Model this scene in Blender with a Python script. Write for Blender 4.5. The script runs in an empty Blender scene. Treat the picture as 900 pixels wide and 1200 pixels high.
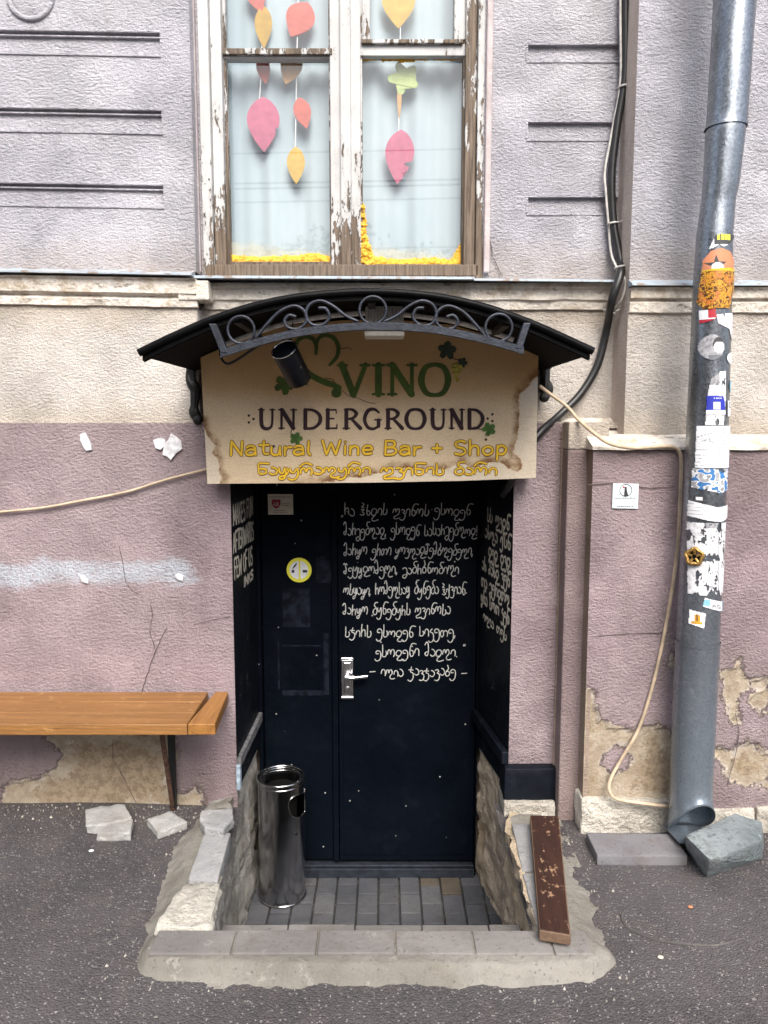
import bpy, bmesh, math, random
import numpy as np
from mathutils import Vector, noise as mnoise
random.seed(7); RNG = np.random.default_rng(7)
R = math.radians
scene = bpy.context.scene
COL = scene.collection

# ------------------------------------------------------------------ camera
CAM_D, CAM_H, PITCH, FPX = 3.06, 1.6, R(6.6), 900.0
cd = bpy.data.cameras.new('camera'); cam = bpy.data.objects.new('camera', cd); COL.objects.link(cam)
cam.location = (0, -CAM_D, CAM_H); cam.rotation_euler = (R(90) - PITCH, 0, 0)
cd.sensor_fit = 'VERTICAL'; cd.sensor_height = 36; cd.sensor_width = 27; cd.lens = FPX / 1200 * 36
cd.clip_start = 0.05; cd.clip_end = 500
scene.camera = cam
# ------------------------------------------------------------------ world, sun, exposure
SUN_EL, SUN_AZ = R(46), R(8)          # azimuth measured from straight behind the camera towards the right
w = bpy.data.worlds.new('World'); scene.world = w; w.use_nodes = True
nt = w.node_tree; bg = nt.nodes['Background']
sky = nt.nodes.new('ShaderNodeTexSky'); sky.sky_type = 'NISHITA'; sky.sun_disc = False
sky.sun_elevation = SUN_EL; sky.sun_rotation = R(180) - SUN_AZ
sky.air_density = 1.0; sky.dust_density = 3.0; sky.ozone_density = 1.0
hs = nt.nodes.new('ShaderNodeHueSaturation'); hs.inputs['Saturation'].default_value = 0.55
nt.links.new(sky.outputs[0], hs.inputs['Color']); nt.links.new(hs.outputs[0], bg.inputs['Color'])
bg.inputs['Strength'].default_value = 0.12
sl = bpy.data.lights.new('sun', 'SUN'); sl.energy = 2.0; sl.angle = R(34); sl.color = (1.0, 0.94, 0.86)
so = bpy.data.objects.new('sun', sl); COL.objects.link(so)
sdir = Vector((math.sin(SUN_AZ) * math.cos(SUN_EL), -math.cos(SUN_AZ) * math.cos(SUN_EL), math.sin(SUN_EL)))
so.rotation_euler = sdir.to_track_quat('Z', 'Y').to_euler(); so.location = (2, -4, 6)
scene.view_settings.view_transform = 'Standard'; scene.view_settings.look = 'None'
scene.view_settings.exposure = 1.22; scene.view_settings.gamma = 1
scene.view_settings.use_curve_mapping = False

# ------------------------------------------------------------------ measuring helpers: photo pixel + known plane -> metres
CP, SP = math.cos(PITCH), math.sin(PITCH)
def ray(px, py):
    u = (px - 450) / FPX; v = (600 - py) / FPX
    return u, CP + v * SP, -SP + v * CP
def pw(px, py, Y):                     # on a wall plane y = Y  -> (x, z)
    a, b, c = ray(px, py); t = (Y + CAM_D) / b
    return a * t, CAM_H + c * t
def p3(px, py, Y):
    x, z = pw(px, py, Y); return (x, Y, z)
def pg(px, py, z=0.0):                 # on a horizontal plane -> (x, y)
    a, b, c = ray(px, py); t = (z - CAM_H) / c
    return a * t, b * t - CAM_D
def m_per_px(Y): return (Y + CAM_D) / FPX * 1.01

# ------------------------------------------------------------------ mesh helpers
ROOT = {}
def new_obj(name, verts, faces, mat=None, parent=None, smooth=False, attrs=None, kind=None):
    me = bpy.data.meshes.new(name)
    V = np.asarray(verts, dtype=float).reshape(-1, 3)
    base = np.array(ROOT.get(parent.name, (0, 0, 0)) if parent else (0, 0, 0), dtype=float)
    me.from_pydata((V - base).tolist(), [], [tuple(int(i) for i in f) for f in faces])
    if attrs:
        for k, a in attrs.items():
            at = me.attributes.new(k, 'FLOAT', 'POINT'); at.data.foreach_set('value', np.asarray(a, dtype=np.float32))
    if smooth: me.polygons.foreach_set('use_smooth', [True] * len(me.polygons))
    mats = mat if isinstance(mat, (list, tuple)) else ([mat] if mat else [])
    for m in mats: me.materials.append(m)
    me.update()
    o = bpy.data.objects.new(name, me); COL.objects.link(o)
    if parent: o.parent = parent; ROOT[o.name] = tuple(base)
    else: ROOT[o.name] = (0, 0, 0)
    if kind: o['kind'] = kind
    return o
def thing(name, label, cat, loc=(0, 0, 0), group=None):
    o = bpy.data.objects.new(name, None); COL.objects.link(o); o.location = loc; o.empty_display_size = 0.1
    o['label'] = label; o['category'] = cat
    if group: o['group'] = group
    ROOT[o.name] = tuple(loc); return o
def tag(o, label, cat, group=None):
    o['label'] = label; o['category'] = cat
    if group: o['group'] = group
    return o

class MB:
    def __init__(s): s.v = []; s.f = []; s.mi = []
    def add(s, v, f, mi=0):
        n = len(s.v); s.v += [tuple(p) for p in v]; s.f += [tuple(i + n for i in q) for q in f]; s.mi += [mi] * len(f); return s
    def box(s, x0, x1, y0, y1, z0, z1, bev=0.0, mi=0):
        bm = bmesh.new(); bmesh.ops.create_cube(bm, size=1)
        for v in bm.verts: v.co = ((x0 + x1) / 2 + v.co.x * (x1 - x0), (y0 + y1) / 2 + v.co.y * (y1 - y0), (z0 + z1) / 2 + v.co.z * (z1 - z0))
        if bev: bmesh.ops.bevel(bm, geom=bm.edges[:], offset=bev, segments=2, affect='EDGES', profile=0.5)
        return s.bm(bm, mi)
    def bm(s, bm, mi=0):
        bm.verts.index_update()
        s.add([v.co[:] for v in bm.verts], [[v.index for v in f.verts] for f in bm.faces], mi); bm.free(); return s
    def hexa(s, c, bev=0.0, mi=0):      # 8 corners: bottom 4 ccw, top 4 ccw
        bm = bmesh.new(); vs = [bm.verts.new(p) for p in c]
        for q in ((3, 2, 1, 0), (4, 5, 6, 7), (0, 1, 5, 4), (1, 2, 6, 5), (2, 3, 7, 6), (3, 0, 4, 7)): bm.faces.new([vs[i] for i in q])
        bmesh.ops.recalc_face_normals(bm, faces=bm.faces[:])
        if bev: bmesh.ops.bevel(bm, geom=bm.edges[:], offset=bev, segments=2, affect='EDGES', profile=0.5)
        return s.bm(bm, mi)
    def tube(s, pts, r, n=8, closed=False, cap=True, mi=0, flat=None):
        P = [Vector(p) for p in pts]; N = len(P)
        rr = r if isinstance(r, (list, tuple)) else [r] * N
        up = None; rings = []
        for i in range(N):
            a = P[(i - 1) % N] if (closed or i > 0) else P[i]; b = P[(i + 1) % N] if (closed or i < N - 1) else P[i]
            t = (b - a).normalized() if (b - a).length > 1e-9 else Vector((0, 0, 1))
            if up is None: up = t.orthogonal().normalized() if abs(t.y) > .9 else Vector((0, 1, 0))
            sd = t.cross(up)
            if sd.length < 1e-6: sd = t.orthogonal()
            sd.normalize(); up = sd.cross(t).normalized()
            rings.append([P[i] + (sd * math.cos(2 * math.pi * k / n) + up * math.sin(2 * math.pi * k / n) * (flat or 1)) * rr[i] for k in range(n)])
        V = [v[:] for q in rings for v in q]; F = []
        for i in range(N if closed else N - 1):
            j = (i + 1) % N
            for k in range(n): F.append((i * n + k, i * n + (k + 1) % n, j * n + (k + 1) % n, j * n + k))
        if cap and not closed: F.append(tuple(range(n))[::-1]); F.append(tuple((N - 1) * n + k for k in range(n)))
        return s.add(V, F, mi)
    def disc(s, c, ex, ey, r, n=20, mi=0):
        c, ex, ey = Vector(c), Vector(ex), Vector(ey)
        return s.add([(c + ex * r * math.cos(2 * math.pi * k / n) + ey * r * math.sin(2 * math.pi * k / n))[:] for k in range(n)], [tuple(range(n))], mi)
    def sphere(s, c, r, mi=0, seg=12, rings=8, sq=(1, 1, 1)):
        bm = bmesh.new(); bmesh.ops.create_uvsphere(bm, u_segments=seg, v_segments=rings, radius=1)
        for v in bm.verts: v.co = (c[0] + v.co.x * r * sq[0], c[1] + v.co.y * r * sq[1], c[2] + v.co.z * r * sq[2])
        return s.bm(bm, mi)
    def build(s, name, mat, parent=None, smooth=False, **k):
        o = new_obj(name, s.v, s.f, mat, parent, smooth, **k)
        if isinstance(mat, (list, tuple)): o.data.polygons.foreach_set('material_index', s.mi)
        return o
def auto_smooth(o, ang=40):
    me = o.data; me.polygons.foreach_set('use_smooth', [True] * len(me.polygons))
    bm = bmesh.new(); bm.from_mesh(me)
    for e in bm.edges:
        e.smooth = not (len(e.link_faces) == 2 and e.calc_face_angle(0) > R(ang))
    bm.to_mesh(me); bm.free(); return o
def catmull(pts, sub=6, closed=False):
    P = [np.array(p, float) for p in pts]; n = len(P)
    if n < 3: return [tuple(p) for p in P]
    out = []
    for i in range(n if closed else n - 1):
        p0 = P[(i - 1) % n] if (closed or i > 0) else P[i]; p1 = P[i]; p2 = P[(i + 1) % n]
        p3_ = P[(i + 2) % n] if (closed or i + 2 < n) else P[(i + 1) % n]
        for k in range(sub):
            t = k / sub
            out.append(tuple(0.5 * (2 * p1 + (p2 - p0) * t + (2 * p0 - 5 * p1 + 4 * p2 - p3_) * t * t + (3 * p1 - p0 - 3 * p2 + p3_) * t ** 3)))
    if not closed: out.append(tuple(P[-1]))
    return out
def lines(a, b, step, extra=()):
    L = sorted(set([round(v, 5) for v in np.linspace(a, b, max(2, int(round((b - a) / step)) + 1))] + [round(e, 5) for e in extra if a < e < b]))
    ex = set(round(e, 5) for e in extra); out = []
    for v in L:
        if out and v - out[-1] < step * .35:
            if v in ex and out[-1] not in ex and len(out) > 1: out[-1] = v; continue
            if v not in ex and v != L[-1]: continue
        out.append(v)
    return out
def sdf(poly, X, Z):                  # + inside, - outside
    P = np.array(poly); n = len(P); d = np.full(X.shape, 1e9); ins = np.zeros(X.shape, bool)
    for i in range(n):
        a = P[i]; b = P[(i + 1) % n]; e = b - a; wx = X - a[0]; wz = Z - a[1]
        t = np.clip((wx * e[0] + wz * e[1]) / (e @ e + 1e-12), 0, 1)
        d = np.minimum(d, np.hypot(wx - e[0] * t, wz - e[1] * t))
        c = ((a[1] > Z) != (b[1] > Z)) & (X < (b[0] - a[0]) * (Z - a[1]) / (b[1] - a[1] + 1e-12) + a[0]); ins ^= c
    return np.where(ins, d, -d)
def sdf_many(polys, X, Z):
    d = np.full(X.shape, -1.0)
    for p in polys: d = np.maximum(d, sdf(p, X, Z))
    return d
def pl_dist(path, X, Z):
    P = np.array(path); d = np.full(X.shape, 1e9)
    for a, b in zip(P[:-1], P[1:]):
        e = b - a; t = np.clip(((X - a[0]) * e[0] + (Z - a[1]) * e[1]) / (e @ e + 1e-12), 0, 1)
        d = np.minimum(d, np.hypot(X - a[0] - e[0] * t, Z - a[1] - e[1] * t))
    return d
def polys_px(polys, Y): return [[pw(a, b, Y) for a, b in p] for p in polys]
def cellgrid(name, xs, zs, Y, mat, parent, rec=(), holes=(), depth=0.02, attrs=None, und=0.003, tilt=0.0, plaster=None, seed=0.0, tilt_x0=0.0):
    """a wall sheet facing -y with recessed rectangles (x0,x1,z0,z1), holes and undulation"""
    xs = np.array(xs); zs = np.array(zs); nx, nz = len(xs) - 1, len(zs) - 1
    cx = (xs[:-1] + xs[1:]) / 2; cz = (zs[:-1] + zs[1:]) / 2
    D = np.zeros((nx, nz)); H = np.zeros((nx, nz), bool)
    for (a, b, c, d) in rec: D[np.ix_((cx > a) & (cx < b), (cz > c) & (cz < d))] = depth
    for (a, b, c, d) in holes: H[np.ix_((cx > a) & (cx < b), (cz > c) & (cz < d))] = True
    key = {}; V = []; F = []
    def vid(i, j, d):
        k = (i, j, d)
        if k not in key: key[k] = len(V); V.append((xs[i], Y + d, zs[j]))
        return key[k]
    for i in range(nx):
        for j in range(nz):
            if H[i, j]: continue
            d = D[i, j]; F.append((vid(i, j, d), vid(i + 1, j, d), vid(i + 1, j + 1, d), vid(i, j + 1, d)))
            if i + 1 < nx and not H[i + 1, j] and D[i + 1, j] != d:
                e = D[i + 1, j]; F.append((vid(i + 1, j, d), vid(i + 1, j, e), vid(i + 1, j + 1, e), vid(i + 1, j + 1, d)))
            if j + 1 < nz and not H[i, j + 1] and D[i, j + 1] != d:
                e = D[i, j + 1]; F.append((vid(i, j + 1, d), vid(i + 1, j + 1, d), vid(i + 1, j + 1, e), vid(i, j + 1, e)))
    V = np.array(V); A = {}
    if attrs:
        for k, polys in attrs.items(): A[k] = np.clip(sdf_many(polys, V[:, 0], V[:, 2]), -.3, .3)
    off = np.array([mnoise.noise(Vector((p[0] * 3, p[2] * 3, seed))) * und + mnoise.noise(Vector((p[0] * 11, p[2] * 11, seed + 5))) * und * .4 for p in V])
    inner = (V[:, 0] > xs[0] + 1e-4) & (V[:, 0] < xs[-1] - 1e-4)
    V[:, 1] += off * inner
    if 'plaster' in A:
        pn = np.array([mnoise.noise(Vector((p[0] * 25, p[2] * 25, seed))) * .025 for p in V])
        V[:, 1] += np.clip((A['plaster'] + pn) / .012, 0, 1) * .009 * inner
    V[:, 2] += tilt * (V[:, 0] - tilt_x0)
    return new_obj(name, V, F, mat, parent, attrs=A)
def extrude_profile(prof, xs, jit=0.0, seed=0.0, tilt=0.0, tilt_x0=0.0):   # prof [(y,z)], along x
    V = []; F = []; n = len(prof)
    for x in xs:
        for k, (y, z) in enumerate(prof):
            j = jit * mnoise.noise(Vector((x * 9, k * 1.7, seed))) + jit * .6 * mnoise.noise(Vector((x * 33, k * 2.7, seed + 3)))
            V.append((x, y + j, z + j * .6 + tilt * (x - tilt_x0)))
    for i in range(len(xs) - 1):
        for k in range(n - 1): F.append((i * n + k, (i + 1) * n + k, (i + 1) * n + k + 1, i * n + k + 1))
    F.append(tuple(range(n))); F.append(tuple((len(xs) - 1) * n + k for k in range(n))[::-1])
    return V, F
# ------------------------------------------------------------------ materials
class Mat:
    def __init__(s, name):
        s.m = bpy.data.materials.new(name); s.m.use_nodes = True; s.t = s.m.node_tree
        s.b = s.t.nodes['Principled BSDF']; s.out = s.t.nodes['Material Output']; s._c = None
    def n(s, typ, **p):
        nd = s.t.nodes.new(typ)
        for k, v in p.items(): setattr(nd, k, v)
        return nd
    def set(s, sock, v):
        if hasattr(v, 'is_output') and not isinstance(v, (int, float)): s.t.links.new(v, sock)
        else:
            if isinstance(v, (tuple, list)) and len(v) == 3 and sock.type == 'RGBA': v = (*v, 1)
            sock.default_value = v
    def co(s, sc=(1, 1, 1)):
        if s._c is None: s._c = s.n('ShaderNodeTexCoord').outputs['Object']
        if sc == (1, 1, 1): return s._c
        mp = s.n('ShaderNodeMapping'); s.t.links.new(s._c, mp.inputs[0]); mp.inputs['Scale'].default_value = sc; return mp.outputs[0]
    def noise(s, scale, detail=4, rough=.55, sc=(1, 1, 1), dist=0.0):
        nd = s.n('ShaderNodeTexNoise'); s.set(nd.inputs['Vector'], s.co(sc)); nd.inputs['Scale'].default_value = scale
        nd.inputs['Detail'].default_value = detail; nd.inputs['Roughness'].default_value = rough; nd.inputs['Distortion'].default_value = dist
        return nd.outputs['Fac']
    def voro(s, scale, feature='F1', sc=(1, 1, 1), out='Distance'):
        nd = s.n('ShaderNodeTexVoronoi', feature=feature); s.set(nd.inputs['Vector'], s.co(sc)); nd.inputs['Scale'].default_value = scale
        return nd.outputs[out]
    def math(s, op, a, b=0.0, clamp=False):
        nd = s.n('ShaderNodeMath', operation=op, use_clamp=clamp); s.set(nd.inputs[0], a); s.set(nd.inputs[1], b); return nd.outputs[0]
    def step(s, v, a, b):
        nd = s.n('ShaderNodeMapRange', interpolation_type='SMOOTHSTEP'); s.set(nd.inputs[0], v); nd.inputs[1].default_value = a; nd.inputs[2].default_value = b
        return nd.outputs[0]
    def mix(s, f, a, b, blend='MIX'):
        nd = s.n('ShaderNodeMix', data_type='RGBA', blend_type=blend); s.set(nd.inputs[0], f); s.set(nd.inputs[6], a); s.set(nd.inputs[7], b); return nd.outputs[2]
    def attr(s, name):
        nd = s.n('ShaderNodeAttribute', attribute_type='GEOMETRY', attribute_name=name); return nd.outputs['Fac']
    def xyz(s, k):
        nd = s.n('ShaderNodeSeparateXYZ'); s.t.links.new(s.co(), nd.inputs[0]); return nd.outputs[k]
    def bump(s, h, dist=.01, strength=1.0, normal=None):
        nd = s.n('ShaderNodeBump'); s.set(nd.inputs['Height'], h); nd.inputs['Distance'].default_value = dist; nd.inputs['Strength'].default_value = strength
        if normal is not None: s.set(nd.inputs['Normal'], normal)
        return nd.outputs[0]
    def fin(s, col, rough=.8, metal=0.0, normal=None, spec=.5):
        s.set(s.b.inputs['Base Color'], col); s.set(s.b.inputs['Roughness'], rough); s.set(s.b.inputs['Metallic'], metal)
        s.b.inputs['Specular IOR Level'].default_value = spec
        if normal is not None: s.set(s.b.inputs['Normal'], normal)
        return s.m
def plain(name, col, rough=.6, metal=0.0, var=.15, scale=20, bump=0.0, bscale=120, spec=.5, detail=5):
    m = Mat(name); n = m.noise(scale, detail)
    c = m.mix(m.step(n, .3, .7), tuple(v * (1 - var) for v in col), tuple(min(1, v * (1 + var)) for v in col))
    return m.fin(c, rough, metal, m.bump(m.noise(bscale, 5), bump) if bump else None, spec)
def stucco(name, ca, cb, dirt=(.30, .24, .18), streak=.5, bumpd=.017, vscale=62, patches=True, paint=True, zdirt_shade=None, stretch=1.35):
    m = Mat(name)
    big = m.noise(1.7, 5, .6); mid = m.noise(7, 5, .65); fine = m.noise(70, 4, .6)
    col = m.mix(m.step(big, .3, .7), ca, cb)
    col = m.mix(m.math('MULTIPLY', m.step(mid, .52, .75), .35), col, tuple(v * .72 for v in ca))
    col = m.mix(m.math('MULTIPLY', m.step(fine, .55, .8), .35), col, tuple(v * .7 for v in cb))
    soot = m.step(m.noise(2.6, 6, .7), .50, .72); col = m.mix(m.math('MULTIPLY', soot, .38), col, tuple(v * .55 for v in ca))
    rub = m.step(m.noise(4.3, 5, .65), .56, .72); col = m.mix(m.math('MULTIPLY', rub, .42), col, tuple(min(1, v * 1.22) for v in cb))
    st = m.step(m.noise(3.5, 4, .6, (4, 1, .25)), .52, .78)
    col = m.mix(m.math('MULTIPLY', st, streak * .6), col, dirt)
    if zdirt_shade:  # bands by height: splash dirt plus occlusion-like shade painted in
        for (za, zb, amt) in zdirt_shade:
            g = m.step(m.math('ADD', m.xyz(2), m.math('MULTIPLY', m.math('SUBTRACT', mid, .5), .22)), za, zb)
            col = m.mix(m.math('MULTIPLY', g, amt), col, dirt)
    h1 = m.noise(vscale * 1.25, 6, .68, (1, 1, stretch), .0); h2 = m.noise(vscale * 3.6, 3, .6)
    amp = m.math('ADD', .45, m.math('MULTIPLY', m.step(m.noise(5, 4, .6), .3, .7), .75))
    h = m.math('ADD', m.math('MULTIPLY', m.math('MULTIPLY', m.step(h1, .22, .78), amp), 1.0), m.math('ADD', m.math('MULTIPLY', h2, .6), m.math('MULTIPLY', m.noise(11, 3), .8)))
    # colour darkens in the pits of the bump height
    col = m.mix(m.math('MULTIPLY', m.step(h1, .46, .30), .40), col, tuple(v * .45 for v in ca))
    if paint:
        pa = m.step(m.math('ADD', m.attr('paint'), m.math('MULTIPLY', m.math('SUBTRACT', m.noise(30, 6, .75, (.35, 1, 1.3)), .5), .12)), -.035, .012)
        pa = m.math('MULTIPLY', pa, m.math('ADD', .45, m.math('MULTIPLY', m.step(h1, .35, .55), .5)))
        col = m.mix(pa, col, (.62, .66, .74))
    hh = h
    if patches:
        sd = m.math('ADD', m.attr('plaster'), m.math('MULTIPLY', m.math('ADD', m.math('MULTIPLY', m.math('SUBTRACT', m.noise(15, 8, .72), .5), 1.0), m.math('MULTIPLY', m.math('SUBTRACT', m.noise(75, 5, .75), .5), .35)), .13))
        halo = m.math('MULTIPLY', m.step(sd, -.11, .0), m.step(m.noise(12, 5, .7), .38, .62)); col = m.mix(m.math('MULTIPLY', halo, .45), col, (.40, .33, .30))
        mask = m.step(sd, -.002, .003)
        pn = m.noise(9, 6, .7); pn2 = m.noise(40, 4, .7)
        pc = m.mix(m.step(pn, .35, .65), (.31, .25, .18), (.43, .37, .29))
        pc = m.mix(m.math('MULTIPLY', m.step(pn2, .42, .72), .6), pc, (.235, .185, .135))
        pc = m.mix(m.math('MULTIPLY', m.step(m.noise(5, 5, .7), .60, .68), .8), pc, (.66, .62, .58))
        deep = m.math('MULTIPLY', m.step(m.math('ADD', sd, m.math('MULTIPLY', m.math('SUBTRACT', m.noise(7, 6, .7), .5), .35)), .05, .075), .8); pc = m.mix(deep, pc, m.mix(m.step(pn2, .4, .6), (.20, .145, .095), (.34, .265, .18)))
        lay = m.math('SUBTRACT', 1.0, m.step(m.math('ADD', sd, m.math('MULTIPLY', m.math('SUBTRACT', m.noise(33, 5, .7), .5), .05)), .006, .014)); pc = m.mix(m.math('MULTIPLY', lay, .75), pc, (.44, .385, .35))
        rim = m.math('MULTIPLY', m.step(sd, -.010, -.001), m.math('SUBTRACT', 1.0, m.step(sd, -.001, .006)))
        col = m.mix(mask, col, pc); col = m.mix(m.math('MULTIPLY', rim, .6), col, (.16, .12, .10))
        hp = m.math('ADD', m.math('MULTIPLY', pn, .8), m.math('MULTIPLY', m.noise(90, 4, .7), .25))
        mx = m.n('ShaderNodeMix', data_type='FLOAT'); m.set(mx.inputs[0], mask); m.set(mx.inputs[2], h); m.set(mx.inputs[3], m.math('SUBTRACT', hp, .5)); hh = mx.outputs[0]
    return m.fin(col, .92, 0, m.bump(hh, bumpd, .9), .25)
BROWN2 = None
PUR = stucco('purple_roughcast', (.425, .325, .35), (.54, .435, .46), dirt=(.30, .23, .23), zdirt_shade=((.32, .02, .6), (1.25, 1.62, .35)))
PUR_R = stucco('purple_roughcast_right', (.41, .31, .335), (.52, .41, .435), dirt=(.29, .225, .215), zdirt_shade=((.32, .02, .55), (1.1, 1.5, .45)))
LILAC = stucco('lilac_white_render', (.575, .56, .62), (.66, .645, .695), dirt=(.50, .42, .36), streak=.25, patches=False, paint=False, zdirt_shade=((2.36, 2.16, .55),), bumpd=.016, vscale=48, stretch=1.8)
BEIGE = stucco('off_white_render', (.63, .58, .53), (.74, .69, .64), dirt=(.46, .36, .26), streak=.4, patches=False, paint=False, bumpd=.012, zdirt_shade=((1.93, 2.06, .5), (1.72, 1.58, .4)))
STRIP = stucco('purple_grey_strip_render', (.255, .195, .20), (.34, .265, .265), dirt=(.24, .18, .15), patches=False, paint=False, bumpd=.007, zdirt_shade=((.4, .0, .5), (1.0, 1.5, .3)))  # darker purple-grey coat of the stepped strip
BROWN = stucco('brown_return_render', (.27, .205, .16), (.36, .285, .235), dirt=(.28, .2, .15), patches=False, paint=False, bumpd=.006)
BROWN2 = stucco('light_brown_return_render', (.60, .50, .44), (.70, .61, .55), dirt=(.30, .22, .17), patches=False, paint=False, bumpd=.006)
STONEW = stucco('whitewashed_stone', (.50, .455, .385), (.66, .62, .55), dirt=(.30, .23, .165), streak=.8, patches=False, paint=False, bumpd=.02, vscale=22, stretch=1.0)
def cornice_mat():
    m = Mat('weathered_cornice'); n = m.noise(14, 6, .7); n2 = m.noise(3, 4)
    c = m.mix(m.step(n2, .35, .65), (.62, .57, .50), (.72, .67, .61)); c = m.mix(m.math('MULTIPLY', m.step(n, .48, .66), .75), c, (.40, .32, .23))
    c = m.mix(m.math('MULTIPLY', m.step(m.noise(30, 5, .7, (.4, 1, 1)), .6, .66), .8), c, (.20, .17, .14))
    return m.fin(c, .9, 0, m.bump(m.math('ADD', n, m.noise(60, 4)), .008), .25)
CORN = cornice_mat()
def flash_mat():
    m = Mat('painted_zinc_flashing'); n = m.noise(26, 5, .7, (.5, 1, 1))
    c = m.mix(m.step(n, .5, .58), (.42, .50, .58), (.30, .24, .20)); c = m.mix(m.step(m.noise(9, 3), .5, .7), c, (.50, .53, .56))
    return m.fin(c, .45, .3)
FLASH = flash_mat()
def asphalt_mat():
    m = Mat('asphalt'); v = m.voro(150, out='Color'); sep = m.n('ShaderNodeSeparateColor'); m.t.links.new(v, sep.inputs[0]); cr = sep.outputs[0]
    d = m.voro(150); big = m.noise(1.3, 5, .6); mid = m.noise(9, 5, .65)
    c = m.mix(m.step(big, .35, .65), (.054, .049, .052), (.090, .082, .085)); c = m.mix(m.math('MULTIPLY', m.step(mid, .45, .7), .55), c, (.098, .084, .078))
    c = m.mix(m.math('MULTIPLY', m.step(cr, .35, .9), .45), c, (.115, .107, .11))
    chip = m.math('MULTIPLY', m.step(cr, .89, .92), m.step(d, .48, .36)); c = m.mix(m.math('MULTIPLY', chip, .75), c, (.30, .28, .26))
    v2 = m.voro(62, out='Color'); s2 = m.n('ShaderNodeSeparateColor'); m.t.links.new(v2, s2.inputs[0]); d2 = m.voro(62)
    ch2 = m.math('MULTIPLY', m.step(s2.outputs[1], .955, .965), m.step(d2, .30, .2)); c = m.mix(m.math('MULTIPLY', ch2, .8), c, (.33, .30, .275))
    sta = m.step(m.noise(2.1, 6, .68), .56, .68); c = m.mix(m.math('MULTIPLY', sta, .5), c, (.030, .026, .027)); du = m.step(m.noise(3.2, 6, .7), .58, .72); c = m.mix(m.math('MULTIPLY', du, .4), c, (.13, .115, .105))
    pit = m.step(m.voro(110), .3, .1); c = m.mix(m.math('MULTIPLY', pit, .4), c, (.03, .03, .033))
    h = m.math('ADD', m.math('MULTIPLY', m.math('SUBTRACT', 1.0, d), .7), m.math('MULTIPLY', m.noise(210, 3), .5))
    return m.fin(c, .78, 0, m.bump(h, .006), .4)
ASPH = asphalt_mat()
def concrete_mat(name, a, b, bumpd=.008, stain=(.16, .15, .14), amt=.5, sc=10):
    m = Mat(name); n = m.noise(sc, 6, .65); n2 = m.noise(2.5, 4); n3 = m.noise(70, 4, .7)
    c = m.mix(m.step(n2, .35, .65), a, b); c = m.mix(m.math('MULTIPLY', m.step(n, .5, .72), amt), c, stain)
    c = m.mix(m.math('MULTIPLY', m.step(n3, .58, .7), .45), c, tuple(v * .5 for v in a))
    c = m.mix(m.math('MULTIPLY', m.step(m.noise(16, 5, .7), .61, .68), .35), c, tuple(min(1, v * 1.5) for v in b))
    c = m.mix(m.math('MULTIPLY', m.step(m.voro(38), .16, .10), .5), c, tuple(v * .35 for v in a))
    c = m.mix(m.math('MULTIPLY', m.step(m.noise(4.5, 5, .7), .52, .66), .35), c, (a[0] * .75, a[1] * .66, a[2] * .52))
    return m.fin(c, .88, 0, m.bump(m.math('ADD', n, m.math('MULTIPLY', n3, .7)), bumpd), .3)
CONC = concrete_mat('kerb_concrete', (.165, .155, .134), (.255, .242, .215))
BRICK = concrete_mat('grey_brick', (.155, .147, .141), (.225, .213, .203), .004, sc=18)
PAVER = concrete_mat('dark_paver', (.060, .063, .074), (.092, .093, .103), .004, (.04, .04, .045), .5, 16)
PAVERB = concrete_mat('brown_paver', (.066, .055, .042), (.10, .084, .066), .004, (.08, .07, .06), .5, 16)
SLATE = concrete_mat('grey_stone_slab', (.27, .27, .275), (.40, .395, .385), .007, (.24, .24, .25), .5, 14)
SLATEB = concrete_mat('slate_paving', (.155, .152, .17), (.21, .205, .215), .003, (.17, .14, .13), .35, 9)
GRANITE = concrete_mat('granite', (.15, .175, .185), (.26, .29, .30), .010, (.07, .085, .09), .75, 45)
STONEL = concrete_mat('grey_rough_stone', (.25, .24, .22), (.38, .36, .33), .016, (.14, .13, .12), .5, 9)
STONER = concrete_mat('tan_rough_stone', (.46, .37, .265), (.62, .52, .41), .016, (.18, .13, .09), .5, 9)
WHITEB = concrete_mat('limewashed_block', (.40, .38, .335), (.56, .53, .47), .018, (.28, .25, .2), .5, 12)
def black_paint():
    m = Mat('chipped_black_paint'); n = m.noise(11, 6, .7); n3 = m.noise(55, 4, .6, (1, 1, .5))
    c = m.mix(m.step(m.noise(3, 4), .35, .7), (.003, .0042, .0075), (.0065, .009, .0145))
    c = m.mix(m.math('MULTIPLY', m.step(m.math('MULTIPLY', n, n3), .40, .43), .7), c, (.30, .28, .26))
    c = m.mix(m.math('MULTIPLY', m.step(n, .5, .75), .30), c, (.03, .034, .042))
    return m.fin(c, m.math('ADD', .34, m.math('MULTIPLY', n, .3)), 0, m.bump(m.noise(26, 5), .004), .16)
BLACK = black_paint()
def door_paint():
    m = Mat('dark_door_paint'); n = m.noise(6, 6, .7); f = m.noise(90, 3, .6)
    c = m.mix(m.step(m.noise(2.2, 5), .3, .7), (.0017, .003, .0058), (.003, .005, .009))
    c = m.mix(m.math('MULTIPLY', m.step(n, .52, .75), .35), c, (.010, .013, .019))
    sp = m.math('MULTIPLY', m.step(m.voro(14), .06, .045), .8); c = m.mix(sp, c, (.5, .5, .48))
    c = m.mix(m.math('MULTIPLY', m.step(f, .62, .75), .25), c, (.010, .013, .019))
    return m.fin(c, m.math('ADD', .42, m.math('MULTIPLY', n, .25)), 0, m.bump(m.math('ADD', n, m.math('MULTIPLY', m.noise(3.5, 3), 3.0)), .006), .04)
DOORP = door_paint()
RESID = plain('glue_residue', (.0085, .011, .017), .75, var=.6, scale=26, spec=.04)
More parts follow.
